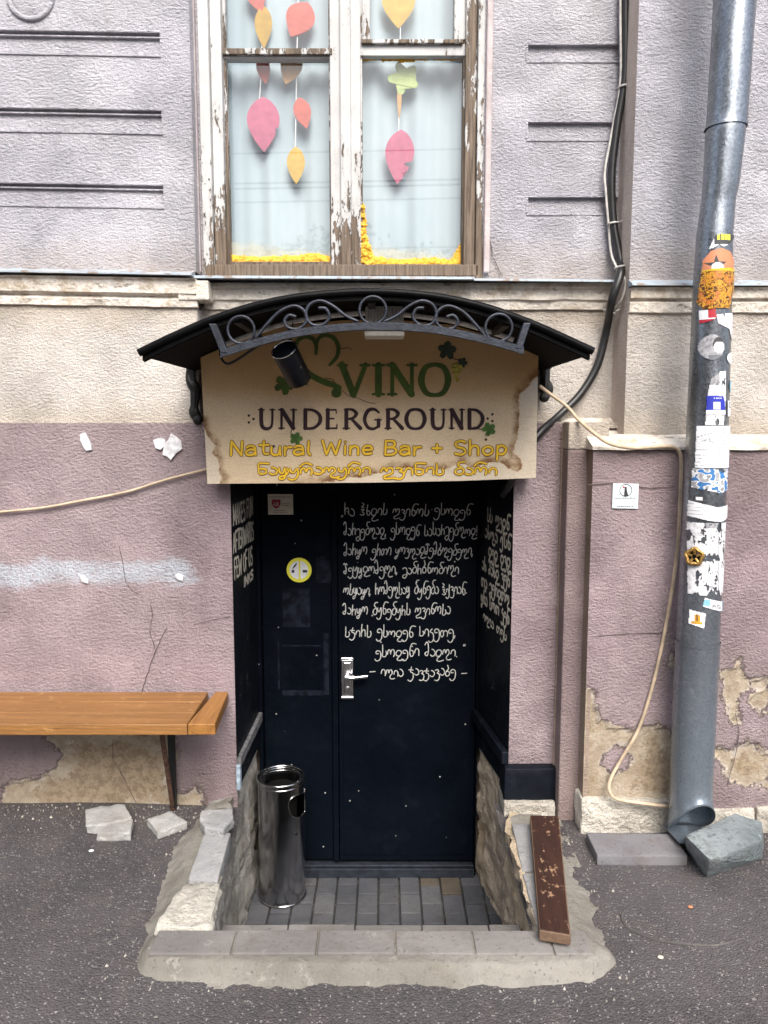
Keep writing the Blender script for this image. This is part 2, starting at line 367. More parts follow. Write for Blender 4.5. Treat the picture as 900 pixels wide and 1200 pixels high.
def flaky():
    m = Mat('flaking_white_paint')
    zz = m.xyz(2); n = m.noise(10, 7, .72, (1.6, 1.6, .42)); n2 = m.noise(46, 5, .7, (1.5, 1.5, .5))
    lev = m.math('ADD', m.math('MULTIPLY', n, .75), m.math('MULTIPLY', n2, .3))
    lev = m.math('ADD', lev, m.math('MULTIPLY', m.step(zz, 2.95, 2.25), .135))
    lev = m.math('ADD', lev, m.math('MULTIPLY', m.attr('peel'), .17))
    bare = m.step(lev, .672, .692)
    wood = m.mix(m.step(m.noise(30, 5, .7, (3, 3, .15)), .35, .65), (.075, .055, .04), (.20, .15, .11))
    pt = m.mix(m.step(m.noise(4, 5), .35, .7), (.47, .47, .47), (.57, .57, .565)); pt = m.mix(m.math('MULTIPLY', m.step(n2, .52, .75), .35), pt, (.36, .345, .33))
    crk = m.step(m.math('ABSOLUTE', m.math('SUBTRACT', lev, .640)), .007, .002); pt = m.mix(m.math('MULTIPLY', crk, .55), pt, (.25, .2, .17))
    hh = m.math('ADD', m.math('MULTIPLY', m.math('SUBTRACT', 1.0, bare), 1.0), m.math('MULTIPLY', m.noise(60, 4, .6, (2, 2, .3)), .5))
    return m.fin(m.mix(bare, pt, wood), .7, 0, m.bump(hh, .003), .35)
FLAKE = flaky()
TRIM = plain('mauve_trim', (.50, .43, .43), .85, var=.15, scale=9, bump=.004, bscale=60)
def woodm(name, a, b, c2, rough, sc, grain=(1, 14, 14), bump=.002, wear=None):
    m = Mat(name); g = m.noise(sc, 6, .65, grain, .6); g2 = m.noise(sc * 3.1, 5, .7, grain)
    c = m.mix(m.step(g, .3, .7), a, b); c = m.mix(m.math('MULTIPLY', m.step(g2, .5, .72), .55), c, c2)
    c = m.mix(m.math('MULTIPLY', m.step(m.noise(2.3, 4), .4, .75), .4), c, tuple(v * 1.35 for v in a))
    if wear:
        wn = m.math('ADD', m.math('MULTIPLY', m.noise(24, 6, .75, (1, 1, 1)), .75), m.math('MULTIPLY', m.noise(8, 4, .6, grain), .3)); c = m.mix(m.math('MULTIPLY', m.step(wn, .60, .635), .8), c, wear)
    return m.fin(c, rough, 0, m.bump(g2, bump), .45)
BENCHW = woodm('varnished_bench_wood', (.20, .092, .028), (.31, .15, .046), (.085, .036, .012), .45, 2.6, (.7, 16, 16), .003, (.40, .22, .085))
PLANKW = woodm('worn_painted_plank', (.026, .011, .008), (.045, .019, .012), (.022, .009, .007), .5, 3, (9, 1, 9), .002, (.36, .22, .13))
PLANKE = woodm('bare_plank_edge', (.115, .07, .045), (.18, .115, .072), (.07, .042, .028), .75, 3, (9, 1, 9))
RUST = plain('rusted_steel', (.085, .042, .026), .8, .2, .45, 60, .002, 200)
IRON = plain('black_iron', (.007, .007, .008), .55, .1, .35, 30, .0015, 150)
BLUEIRON = plain('blue_grey_painted_iron', (.026, .030, .042), .42, .4, .35, 26, .0012, 150)
ROOF = plain('black_roof_sheet', (.003, .003, .0033), .42, 0, .4, 12, .002, 30, .10)
ROOFU = plain('dark_underside', (.003, .0026, .0023), .9, 0, .3, 12, 0, 120, .1)
CABLEK = plain('black_cable', (.014, .014, .015), .42, 0, .3, 30)
CABLEW = plain('white_cable', (.55, .53, .50), .5, 0, .25, 30)
CABLET = plain('beige_cable', (.52, .41, .29), .55, 0, .22, 18)
STEEL = plain('door_steel', (.82, .82, .84), .2, 1, .1, 20)
def bin_mat():
    m = Mat('dulled_stainless_steel'); n = m.noise(9, 5, .6, (1, 1, .35)); s2 = m.noise(60, 4, .7, (1, 1, .08))
    c = m.mix(m.step(n, .3, .7), (.34, .34, .355), (.54, .54, .56)); c = m.mix(m.math('MULTIPLY', m.step(s2, .5, .75), .4), c, (.14, .135, .13))
    return m.fin(c, m.math('ADD', .09, m.math('MULTIPLY', m.noise(14, 6, .7), .2)), 1, m.bump(n, .002))
BIN = bin_mat()
BINR = plain('polished_rim', (.62, .62, .62), .18, 1, .1, 20)
BINK = plain('dark_hollow', (.004, .004, .004), .9, spec=.1)  # near-black that paints the shade inside hollows
def zinc_mat():
    m = Mat('galvanised_zinc'); v = m.voro(170, out='Color'); sp = m.n('ShaderNodeSeparateColor'); m.t.links.new(v, sp.inputs[0])
    n = m.noise(7, 6, .65, (1, 1, .4)); c = m.mix(sp.outputs[0], (.19, .21, .24), (.30, .325, .36))
    c = m.mix(m.math('MULTIPLY', m.step(n, .48, .7), .55), c, (.10, .10, .105)); c = m.mix(m.math('MULTIPLY', m.step(m.noise(34, 6, .7), .62, .66), .75), c, (.42, .43, .44))
    lowz = m.step(m.xyz(2), 1.3, .2); c = m.mix(m.math('MULTIPLY', lowz, .6), c, (.17, .215, .265))
    return m.fin(c, m.math('ADD', .27, m.math('MULTIPLY', sp.outputs[1], .14)), m.math('SUBTRACT', .92, m.math('MULTIPLY', lowz, .38)), m.bump(n, .003))
ZINC = zinc_mat()
def fabric_mat():
    m = Mat('stained_burlap'); 
    wx = m.noise(900, 2, .5, (1, 1, .12)); wz = m.noise(900, 2, .5, (.12, 1, 1)); n = m.noise(6, 5, .65)
    big = m.noise(2.2, 4)
    c = m.mix(m.step(big, .35, .65), (.74, .53, .28), (.82, .62, .37))
    # brown staining plus canopy shade, painted as a darker top of the cloth
    top = m.step(m.math('ADD', m.attr('stain_shade'), m.math('MULTIPLY', m.math('SUBTRACT', n, .5), .10)), -.10, .08)
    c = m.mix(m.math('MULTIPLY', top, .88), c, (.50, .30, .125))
    nb = m.noise(16, 6, .65); sd = m.math('ADD', m.attr('bleach'), m.math('MULTIPLY', m.math('SUBTRACT', nb, .5), .05))
    c = m.mix(m.math('MULTIPLY', m.step(sd, -.002, .010), .85), c, (.82, .77, .69))
    pale = m.step(m.math('ADD', m.attr('pale'), m.math('MULTIPLY', m.math('SUBTRACT', n, .5), .12)), -.07, .04); c = m.mix(m.math('MULTIPLY', pale, .6), c, (.82, .69, .51))  # paler downwards, the light end of that painted gradient
    rim = m.math('MULTIPLY', m.step(sd, -.034, -.002), m.step(sd, .005, .0)); c = m.mix(m.math('MULTIPLY', rim, m.math('ADD', .35, m.math('MULTIPLY', m.step(m.noise(21, 5, .7), .40, .58), .6))), c, (.20, .08, .022))
    
    wv = m.math('ADD', wx, wz); c = m.mix(m.math('MULTIPLY', m.step(wv, .85, 1.2), .30), c, (.28, .18, .10))
    c = m.mix(m.math('MULTIPLY', m.step(m.noise(130, 3, .6, (.08, 1, 1)), .58, .75), .25), c, (.34, .23, .13))
    return m.fin(c, .9, 0, m.bump(m.math('ADD', wv, m.math('MULTIPLY', n, 2.0)), .0012), .2)
FABRIC = fabric_mat()
INK_G = plain('green_lettering', (.055, .095, .012), .8, 0, .25, 18)
INK_P = plain('aubergine_lettering', (.030, .010, .016), .8, 0, .25, 18)
INK_Y = plain('yellow_lettering', (.80, .50, .03), .8, 0, .12, 18)
INK_B = plain('brown_outline', (.17, .085, .015), .8, 0, .25, 18)
INK_D = plain('dark_thread', (.02, .018, .012), .8)
LEAFG = plain('leaf_green', (.055, .13, .02), .7, 0, .3, 40)
LEAFD = plain('dark_leaf_green', (.018, .035, .014), .7, 0, .3, 40)
GRAPE = plain('grape_yellow_green', (.42, .38, .05), .5, 0, .3, 60)
def chalk_mat(name, col):
    m = Mat(name); n = m.noise(140, 4, .7); c = m.mix(m.step(n, .35, .65), tuple(v * .55 for v in col), col); return m.fin(c, .95, 0, None, .1)
CHALK = chalk_mat('white_chalk', (.66, .66, .64)); STENC = chalk_mat('worn_cream_lettering', (.78, .72, .62))
PAPER = plain('white_paper', (.74, .75, .78), .8, 0, .08, 40); PAPERT = plain('torn_white_paper', (.66, .66, .69), .85, 0, .22, 60, .002, 160)
PRINT = plain('printed_black', (.03, .03, .035), .7); SKYB = plain('light_blue_print', (.25, .52, .66), .6); BLUE = plain('blue_print', (.02, .03, .36), .5); MIDB = plain('mid_blue_print', (.04, .17, .42), .6)
ORANGE = plain('orange_print', (.58, .22, .11), .5, 0, .08); RED = plain('red_print', (.38, .02, .035), .5); YEL = plain('yellow_print', (.78, .74, .06), .5, 0, .06); CREAM = plain('cream_card', (.66, .60, .48), .6, 0, .06)
GREYP = plain('grey_print', (.30, .30, .32), .6, 0, .35, 90); DGREY = plain('dark_grey_print', (.045, .045, .05), .6); PGREY = plain('pale_grey_print', (.62, .62, .63), .6)
def gold_mat():
    m = Mat('gold_foil_print'); n = m.noise(95, 5, .65, dist=1.0); n2 = m.noise(30, 3)
    c = m.mix(m.step(n, .44, .54), (.07, .022, .012), (.62, .30, .03)); c = m.mix(m.step(n2, .56, .66), c, (.60, .18, .04)); return m.fin(c, .35, .15)
GOLD = gold_mat(); GOLDP = plain('gold_edge', (.66, .47, .03), .35, .1)
BRASS = plain('corroded_brass', (.36, .22, .07), .4, .8, .5, 80, .003, 120)
FOAM = plain('yellow_foam', (.78, .43, .045), .8, 0, .25, 60, .006, 130)
LAMPW = plain('lamp_plastic', (.66, .63, .55), .35, 0, .12, 40)
PMAT = {k: plain(k + '_paper', tuple(.62 * q for q in v), .8, 0, .10, 30) for k, v in dict(pink=(.66, .16, .27), coral=(.72, .17, .13), yellow=(.80, .50, .09), mustard=(.62, .38, .06), peach=(.74, .43, .19), lime=(.62, .76, .30)).items()}
THREAD = plain('white_thread', (.78, .78, .78), .8)
def curtain_mat():
    m = Mat('pale_blue_curtain'); n = m.noise(2.6, 4, .6, (1, 1, .5)); c = m.mix(m.step(n, .3, .7), (.33, .405, .445), (.42, .49, .525)); return m.fin(c, .85, 0, None, .2)
CURT = curtain_mat()
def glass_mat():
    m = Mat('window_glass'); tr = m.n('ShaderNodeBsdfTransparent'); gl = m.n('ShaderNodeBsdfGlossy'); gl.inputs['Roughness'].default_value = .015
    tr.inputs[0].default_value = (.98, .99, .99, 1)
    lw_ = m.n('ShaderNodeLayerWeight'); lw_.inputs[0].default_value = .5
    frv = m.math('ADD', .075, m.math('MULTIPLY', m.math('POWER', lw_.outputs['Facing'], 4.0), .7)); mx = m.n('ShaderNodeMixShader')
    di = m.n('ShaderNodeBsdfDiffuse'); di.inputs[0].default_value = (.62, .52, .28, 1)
    d2 = m.step(m.math('ADD', m.attr('painted_reflection'), m.math('MULTIPLY', m.math('SUBTRACT', m.noise(30, 6, .7), .5), .10)), -.01, .03)  # yellowish tree reflection painted into the lower part of the glass
    reflection_mix = m.math('MULTIPLY', d2, .30); mx2 = m.n('ShaderNodeMixShader')
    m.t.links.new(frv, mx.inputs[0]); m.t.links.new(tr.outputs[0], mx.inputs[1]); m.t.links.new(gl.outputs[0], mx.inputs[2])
    m.t.links.new(reflection_mix, mx2.inputs[0]); m.t.links.new(mx.outputs[0], mx2.inputs[1]); m.t.links.new(di.outputs[0], mx2.inputs[2])
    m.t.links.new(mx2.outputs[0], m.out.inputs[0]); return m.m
GLASS = glass_mat()
CRACK = plain('dark_brown_crack', (.10, .075, .07), .95)  # dark brown ribbon colour for the wall cracks

# ------------------------------------------------------------------ ground
FLOOR_Z = -.60
xs = lines(-2.4, 2.4, .03, (-.585, .465)); ys = lines(-2.9, .03, .03, (-.93,))
xs = [-60, -30, -12, -6, -3.5] + xs + [3.5, 6, 12, 30, 60]; ys = [-60, -30, -14, -7, -4] + ys
nx, ny = len(xs), len(ys); V = []; F = []
for y in ys:
    for x in xs:
        near = abs(x) < 2.3 and y > -2.8
        h = (mnoise.noise(Vector((x * 2.2, y * 2.2, 1))) * .006 + mnoise.noise(Vector((x * 9, y * 9, 2))) * .0025) if near else 0
        if near and x < -.7: h += max(0, (y + .45)) * .035 * min(1, (-.7 - x) / .4)
        V.append((x, y, h - .002))
for j in range(ny - 1):
    for i in range(nx - 1):
        cx_, cy_ = (xs[i] + xs[i + 1]) / 2, (ys[j] + ys[j + 1]) / 2
        if -.585 < cx_ < .465 and cy_ > -.93: continue
        F.append((j * nx + i, j * nx + i + 1, (j + 1) * nx + i + 1, (j + 1) * nx + i))
new_obj('pavement', V, F, ASPH, kind='structure', smooth=True)

# kerb around the sunken entrance: a rough concrete height field
outer_px = [(236, 952), (205, 985), (182, 1040), (168, 1085), (156, 1118), (158, 1140), (180, 1150), (270, 1155), (440, 1158), (640, 1157), (700, 1152), (724, 1130), (716, 1098), (694, 1050), (668, 1005), (654, 968)]
OUT = [pg(a, b) for a, b in outer_px]; OUT = [(OUT[0][0], .0)] + OUT + [(OUT[-1][0], .0)]
LX = lambda y: -.615 + (-.515 + .615) * min(1, max(0, -y / .9)); RX = lambda y: .50 + (.458 - .50) * min(1, max(0, -y / .9))
xs = lines(-.80, .78, .009); ys = lines(-1.06, -.002, .009)
X, Y_ = np.meshgrid(xs, ys); SD = sdf(OUT, X, Y_)
N1 = np.array([[mnoise.noise(Vector((x * 14, y * 14, 3))) for x in xs] for y in ys]); N2 = np.array([[mnoise.noise(Vector((x * 45, y * 45, 9))) for x in xs] for y in ys])
SDn = SD + N1 * .012 + N2 * .004
side = np.where(X > .3, 1, 0) * np.clip((Y_ + .93) / .1, 0, 1)
side_l = np.where(X < -.3, 1, 0) * np.clip((Y_ + .93) / .1, 0, 1)
wd = .045 + side * .09 + side_l * .06
t = np.clip(SDn / wd, 0, 1); Hh = (.048 - .03 * np.clip((Y_ + .35) / .3, 0, 1) * (X > 0)) * t * t * (3 - 2 * t) + N1 * .004 + N2 * .0022 - .004
V = np.stack([X, Y_, Hh], -1).reshape(-1, 3); F = []; nx = len(xs)
for j in range(len(ys) - 1):
    for i in range(nx - 1):
        xm, ym = (xs[i] + xs[i + 1]) / 2, (ys[j] + ys[j + 1]) / 2
        if ym > -.867 and LX(ym) - .01 < xm < RX(ym) + .01: continue
        if SD[j, i] < -.02: continue
        F.append((j * nx + i, j * nx + i + 1, (j + 1) * nx + i + 1, (j + 1) * nx + i))
kerb = new_obj('kerb', V, F, CONC, kind='structure', smooth=True)
# brick edging on the kerb
mb = MB(); jx = [178, 274, 372, 463, 555, 646, 692]
for a, b in zip(jx[:-1], jx[1:]):
    x0 = pg(a, 1104, .055)[0] + .003; x1 = pg(b, 1104, .055)[0] - .003
    dz = random.uniform(-.002, .002); mb.box(x0, x1, -.966 + random.uniform(-.003, .003), -.862, .01, .053 + dz, .004)
mb.build('kerb', BRICK, kind='structure')
# inner step below the kerb
mb = MB(); x = -.56
while x < .46:
    x1 = min(.47, x + .23); mb.box(x + .002, x1 - .002, -.855, -.585, -.30, -.122 + random.uniform(-.002, .002), .004); x = x1
mb.build('pavement', BRICK, kind='structure')
mb = MB(); mb.box(-.75, .75, -.90, .62, FLOOR_Z - .2, FLOOR_Z - .012); mb.box(-.63, .53, -.9, -.6, FLOOR_Z - .1, -.13); 
mb.box(-.60, .5, -.935, -.858, FLOOR_Z, .015)
mb.build('ground', concrete_mat('mortar_bed', (.022, .022, .022), (.04, .04, .038)), kind='structure')
mb = MB(); ci = 0; x = -.62
while x < .49:
    wv = .098; y = -.62 + (ci % 2) * .0725
    while y < .52:
        y1 = min(y + .145, .52)
        mi = 1 if (.10 < x < .36 and random.random() < .6 and y > .0) else random.choice((0, 0, 2, 3))
        if y1 - y > .03: mb.box(x + .0035, x + wv - .0035, y + .0045, y1 - .0045, FLOOR_Z - .03, FLOOR_Z + random.uniform(-.0025, .0025), .004, mi)
        y = y1
    x += wv + .001; ci += 1
mb.build('floor', [PAVER, PAVERB, concrete_mat('grey_paver', (.074, .076, .085), (.108, .109, .117), .004, (.05, .05, .055), .5, 16), concrete_mat('black_paver', (.052, .055, .064), (.08, .082, .09), .004, (.03, .03, .034), .5, 16)], kind='structure')

# stone cheek walls of the sunken entrance
def stone_face(side, mat, parent):
    ysl = lines(-.895, .475, .014); V = []; F = []
    zt = lambda y: .066 if y > 0 else (.050 - (.034 * min(1, max(0, (y + .35) / .3)) if side > 0 else 0))
    nz = 46
    for y in ysl:
        xb = (LX(y) if side < 0 else RX(y)) if y < 0 else ((-.615 + .02 * y / .5) if side < 0 else (.517 - .075 * y / .5))
        if side > 0 and y < 0: xb = .517 + (.458 - .517) * min(1, -y / .25) 
        for k in range(nz):
            z = FLOOR_Z - .03 + (zt(y) - FLOOR_Z + .03) * k / (nz - 1)
            v = Vector((y * 5, z * 7 + y * 2.0, side * 3)); d = mnoise.noise(v) * .022 + mnoise.noise(v * 2.7) * .012 + mnoise.noise(v * 7) * .006
            c = abs(mnoise.noise(Vector((y * 3.1 + z * 1.5, z * 3.3, side * 9)))); d += -.014 * max(0, 1 - c / .05)
            d -= .012
            if y > .44: d = min(d, 0)
            V.append((xb - side * d + side * .0, y, z))
    n = len(ysl)
    for i in range(n - 1):
        for k in range(nz - 1):
            q = (i * nz + k, (i + 1) * nz + k, (i + 1) * nz + k + 1, i * nz + k + 1); F.append(q if side > 0 else q[::-1])
    # top return so the wall has thickness
    m = len(V)
    for i, y in enumerate(ysl):
        p = V[i * nz + nz - 1]; V.append((p[0] + side * .10, p[1], p[2] - .03))
    for i in range(n - 1):
        q = (i * nz + nz - 1, (i + 1) * nz + nz - 1, m + i + 1, m + i); F.append(q if side > 0 else q[::-1])
    return auto_smooth(new_obj('rough_face', V, F, mat, parent), 60)
def rough_block(c8, mat, name, parent, amp=.006, cuts=7, bev=.012, freq=16, seed=0):
    bm = bmesh.new(); vs = [bm.verts.new(p) for p in c8]
    for q in ((3, 2, 1, 0), (4, 5, 6, 7), (0, 1, 5, 4), (1, 2, 6, 5), (2, 3, 7, 6), (3, 0, 4, 7)): bm.faces.new([vs[i] for i in q])
    bmesh.ops.recalc_face_normals(bm, faces=bm.faces[:])
    if bev: bmesh.ops.bevel(bm, geom=bm.edges[:], offset=bev, segments=2, affect='EDGES', profile=.6)
    bmesh.ops.triangulate(bm, faces=bm.faces[:])
    bmesh.ops.subdivide_edges(bm, edges=bm.edges[:], cuts=cuts, use_grid_fill=True)
    bm.normal_update()
    for v in bm.verts:
        p = v.co * freq + Vector((seed, seed * 2, 0)); d = mnoise.noise(p) * amp + mnoise.noise(p * 2.7) * amp * .5; v.co += v.normal * d
    mb = MB(); mb.bm(bm); o = mb.build(name, mat, parent); return auto_smooth(o, 38)
def quad_block(pxs, ztop, zbot):      # four photo points of the top face (far-left, far-right, near-right, near-left)
    t = [pg(a, b, ztop) for a, b in pxs]
    return [(x, y, zbot) for x, y in t] + [(x, y, ztop) for x, y in t]
lw = thing('stone_wall', 'rough grey stone cheek wall down the left side of the sunken entrance, behind the metal bin', 'wall', (-.6, -.4, FLOOR_Z))
stone_face(-1, STONEL, lw)
rough_block(quad_block([(240, 974), (270, 976), (255, 1032), (220, 1030)], .062, .0), SLATE, 'coping_slab', lw, .003, 5, .006, 14, 1)
rough_block(quad_block([(216, 1032), (258, 1034), (247, 1088), (180, 1086)], .06, -.03), WHITEB, 'end_block', lw, .012, 7, .016, 22, 2)
rw = thing('stone_wall', 'tan rough stone cheek wall down the right side of the sunken entrance, under the dark plank', 'wall', (.5, -.4, FLOOR_Z))
stone_face(1, STONER, rw)
rough_block(quad_block([(600, 966), (626, 966), (640, 1018), (612, 1020)], .052, -.03), SLATE, 'coping_slab', rw, .003, 5, .006, 14, 3)
rough_block(quad_block([(612, 1023), (640, 1021), (668, 1088), (632, 1090)], .056, .0), SLATE, 'coping_slab', rw, .004, 5, .006, 14, 4)

# ------------------------------------------------------------------ building
B = thing('building', 'old lilac and purple plastered house front with a sunken black door and peeling white window', 'building', (0, .3, 0))
TOPZ = 5.6
def zpx(py, Y): return pw(450, py, Y)[1]
def xpx(px, py, Y): return pw(px, py, Y)[0]
xDL, xDR = -.614, .519            # door opening in the wall plane
LINT = 1.43; PT = 1.60           # lintel height, top of purple band
# lower left wall
plas_l = polys_px([[(45, 862), (60, 856), (150, 858), (186, 860), (196, 880), (206, 950), (100, 958), (0, 950), (0, 918), (38, 912), (62, 905), (72, 885)], [(238, 930), (228, 920), (210, 935), (200, 960), (245, 962)], [(190, 862), (205, 862), (206, 930), (240, 940), (245, 962), (190, 962)]], 0)
smear = polys_px([[(-60, 668), (0, 664), (45, 662), (52, 655), (60, 660), (120, 664), (180, 662), (205, 657), (215, 660), (228, 678), (205, 682), (180, 678), (120, 680), (60, 676), (40, 684), (0, 684), (-60, 682)]], 0)
cellgrid('lower_wall', lines(-4.5, xDL, .02), lines(-.06, PT, .012), 0, PUR, B, attrs={'plaster': plas_l, 'paint': smear}, seed=1)
# lower wall right of the door, and above the door
xS = xpx(654, 700, 0)
cellgrid('lower_wall', lines(xDR, xS + .05, .012), lines(-.06, PT, .012), 0, PUR, B, attrs={'plaster': [[(9, 9), (9.1, 9), (9.1, 9.1)]], 'paint': [[(9, 9), (9.1, 9), (9.1, 9.1)]]}, seed=2)
cellgrid('lower_wall', lines(xDL, xDR, .03), lines(LINT, PT, .03), 0, PUR, B, attrs={'plaster': [[(9, 9), (9.1, 9), (9.1, 9.1)]], 'paint': [[(9, 9), (9.1, 9), (9.1, 9.1)]]}, seed=2.5)
MB().box(-4.5, 1.0, .002, .12, PT - .02, PT + .004).build('ledge', BEIGE, B)
# stepped strip
x0 = xpx(661, 700, -.1); x1 = xpx(684, 700, -.1)
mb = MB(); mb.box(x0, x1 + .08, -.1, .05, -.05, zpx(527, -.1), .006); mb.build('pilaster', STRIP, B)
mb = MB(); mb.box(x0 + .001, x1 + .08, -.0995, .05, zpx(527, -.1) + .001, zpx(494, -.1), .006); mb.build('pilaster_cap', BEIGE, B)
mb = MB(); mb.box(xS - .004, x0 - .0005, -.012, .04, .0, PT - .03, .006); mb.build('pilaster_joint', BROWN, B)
# right lower bay
YB = -.18; xB = xpx(690, 700, YB); zc0 = zpx(528, YB); zc1 = 1.556
plas_r = polys_px([[(688, 806), (701, 812), (702, 845), (720, 850), (745, 856), (770, 850), (796, 862), (800, 948), (672, 945), (672, 836)],
    [(846, 790), (856, 783), (866, 770), (872, 788), (884, 796), (905, 794), (905, 812), (880, 808), (868, 820), (868, 848), (856, 852), (850, 830)], [(905, 806), (880, 812), (875, 822), (890, 836), (905, 834)],
    [(833, 878), (860, 876), (878, 870), (905, 884), (905, 926), (880, 922), (856, 918), (846, 900)], [(786, 765), (796, 770), (794, 790), (782, 778)]], YB)
isl = [pw(a, b, YB) for a, b in [(702, 896), (715, 882), (732, 874), (742, 886), (732, 902), (716, 912)]]
o = cellgrid('lower_wall', lines(xB, 4.5, .02, ()) if False else sorted(set([round(v, 4) for v in np.linspace(xB, 2.0, 90)] + [2.5, 3, 4.5])), lines(-.06, zc0, .012), YB, PUR_R, B, attrs={'plaster': plas_r, 'paint': [[(9, 9), (9.1, 9), (9.1, 9.1)]]}, seed=4)
va = o.data.attributes['plaster'].data; A = np.zeros(len(va), np.float32); va.foreach_get('value', A)
VV = np.zeros(len(va) * 3, np.float32); o.data.vertices.foreach_get('co', VV); VV = VV.reshape(-1, 3)
A = np.minimum(A, -sdf(isl, VV[:, 0].astype(float), VV[:, 2].astype(float))).astype(np.float32); va.foreach_set('value', A)
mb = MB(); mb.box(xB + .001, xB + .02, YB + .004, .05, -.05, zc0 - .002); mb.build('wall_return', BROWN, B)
# sloping cap above the right bay
V, F = extrude_profile([(-.06, zc0 + .003), (YB - .012, zc0 + .003), (YB - .012, zc0 + .014), (-.082, zc1), (-.06, zc1)], lines(xpx(700, 520, -.18) - .02, 2.2, .03) + [4.5], .005, 3)
new_obj('wall_cap', V, F, CORN, B)
V, F = extrude_profile([(.12, PT - .09), (-.06, PT - .09), (-.06, PT - .075), (.09, PT + .02), (.12, PT + .02)], lines(x0 + .01, xpx(735, 500, -.08), .02), .004, 6)
new_obj('wall_cap', V, F, CORN, B)
# plinth stones at the foot of the right bay
rough_block([(xB - .01, YB - .028, -.05), (xpx(786, 950, -.2), YB - .022, -.05), (xpx(786, 950, -.2), -.1, -.05), (xB - .01, -.1, -.05), (xB - .01, YB - .022, .135), (xpx(786, 950, -.2), YB - .02, .125), (xpx(786, 950, -.2), -.1, .125), (xB - .01, -.1, .135)], STONEW, 'plinth_stone', B, .007, 9, .012, 20, 5)
rough_block([(xpx(788, 950, -.2), YB - .018, -.05), (xpx(886, 950, -.2), YB - .02, -.05), (xpx(886, 950, -.2), -.1, -.05), (xpx(788, 950, -.2), -.1, -.05), (xpx(788, 950, -.2), YB - .016, .085), (xpx(886, 950, -.2), YB - .016, .09), (xpx(886, 950, -.2), -.1, .09), (xpx(788, 950, -.2), -.1, .085)], STONEW, 'plinth_stone', B, .006, 8, .01, 20, 6)
rough_block([(xpx(888, 950, -.2), YB - .022, -.05), (2.6, YB - .02, -.05), (2.6, -.1, -.05), (xpx(888, 950, -.2), -.1, -.05), (xpx(888, 950, -.2), YB - .018, .095), (2.6, YB - .016, .09), (2.6, -.1, .09), (xpx(888, 950, -.2), -.1, .095)], STONEW, 'plinth_stone', B, .006, 10, .01, 20, 7)
# plinth right of the door: white stone with black painted block above it
xa, xb_ = xpx(591, 950, -.07), xpx(651, 950, -.07)
rough_block([(xa, -.075, -.05), (xb_, -.075, -.05), (xb_, .1, -.05), (xa, .1, -.05), (xa, -.072, zpx(941, -.07)), (xb_, -.072, zpx(941, -.07)), (xb_, .1, zpx(941, -.07)), (xa, .1, zpx(941, -.07))], STONEW, 'plinth_stone', B, .004, 7, .006, 22, 8)
rough_block([(xa + .002, -.045, zpx(939, -.04)), (xpx(652, 930, -.04), -.045, zpx(939, -.04)), (xpx(652, 930, -.04), .1, zpx(939, -.04)), (xa + .002, .1, zpx(939, -.04)), (xa + .004, -.042, zpx(900, -.04)), (xpx(653, 930, -.04), -.042, zpx(900, -.04)), (xpx(653, 930, -.04), .1, zpx(900, -.04)), (xa + .004, .1, zpx(900, -.04))], BLACK, 'plinth_block', B, .003, 6, .008, 20, 9)

# upper left bay
YL = .015; xL = xpx(224, 150, YL); TL = -.017
def zt_(px, py, Y): x, z = pw(px, py, Y); return z - TL * (x - xL)
zco0, zco1 = 2.045, 2.185
cellgrid('upper_wall', lines(-4.5, xpx(231, 400, YL), .03), lines(PT, zco0 + .03, .03), YL, BEIGE, B, seed=7, und=.002)
gro = []
for (ya, yb, xe) in ((39, 64, 187), (130, 155, 189), (218, 242, 191), (-55, -30, 186), (-150, -125, 185)):
    gro.append((-4.4, xpx(xe, ya, YL), zt_(xe, yb, YL), zt_(xe, ya, YL)))
exz = [v for g in gro for v in g[2:]]; exx = [g[1] for g in gro]
cellgrid('upper_wall', lines(-4.5, xL, .03, exx), lines(zco1 - .03, TOPZ, .03, exz), YL, LILAC, B, rec=gro, depth=.016, seed=8, und=.002, tilt=TL, tilt_x0=xL)
mb = MB(); 
for g in gro:
    mb.hexa([(-4.4, YL - .003, g[3] + .000 + TL * (-4.4 - xL)), (g[1] + .004, YL - .003, g[3] + TL * (g[1] - xL)), (g[1] + .004, YL + .02, g[3] + TL * (g[1] - xL)), (-4.4, YL + .02, g[3] + TL * (-4.4 - xL)),
             (-4.4, YL - .003, g[3] + .010 + TL * (-4.4 - xL)), (g[1] + .004, YL - .003, g[3] + .010 + TL * (g[1] - xL)), (g[1] + .004, YL + .02, g[3] + .010 + TL * (g[1] - xL)), (-4.4, YL + .02, g[3] + .010 + TL * (-4.4 - xL))], .003)
for g in gro:
    for (za, zb_, d0) in ((g[2] - .010, g[2] - .0005, .005), (g[3] - .016, g[3] - .0105, -.004)):
        mb.hexa([(-4.4, YL - d0, za + TL * (-4.4 - xL)), (g[1] + .004, YL - d0, za + TL * (g[1] - xL)), (g[1] + .004, YL + .03, za + TL * (g[1] - xL)), (-4.4, YL + .03, za + TL * (-4.4 - xL)),
                 (-4.4, YL - d0, zb_ + TL * (-4.4 - xL)), (g[1] + .004, YL - d0, zb_ + TL * (g[1] - xL)), (g[1] + .004, YL + .03, zb_ + TL * (g[1] - xL)), (-4.4, YL + .03, zb_ + TL * (-4.4 - xL))], .002)
mb.build('groove_moulding', LILAC, B)
mb = MB(); c0 = p3(35, -6, YL - .004); rr = 24 * m_per_px(YL)
mb.tube([(c0[0] + rr * math.cos(2 * math.pi * k / 40), YL - .002, c0[2] + rr * math.sin(2 * math.pi * k / 40)) for k in range(40)], .010, 8, closed=True)
mb.sphere((c0[0], YL + .005, c0[2]), rr * .93, 0, 28, 14, (1, .22, 1)); mb.build('medallion', LILAC, B, smooth=True)
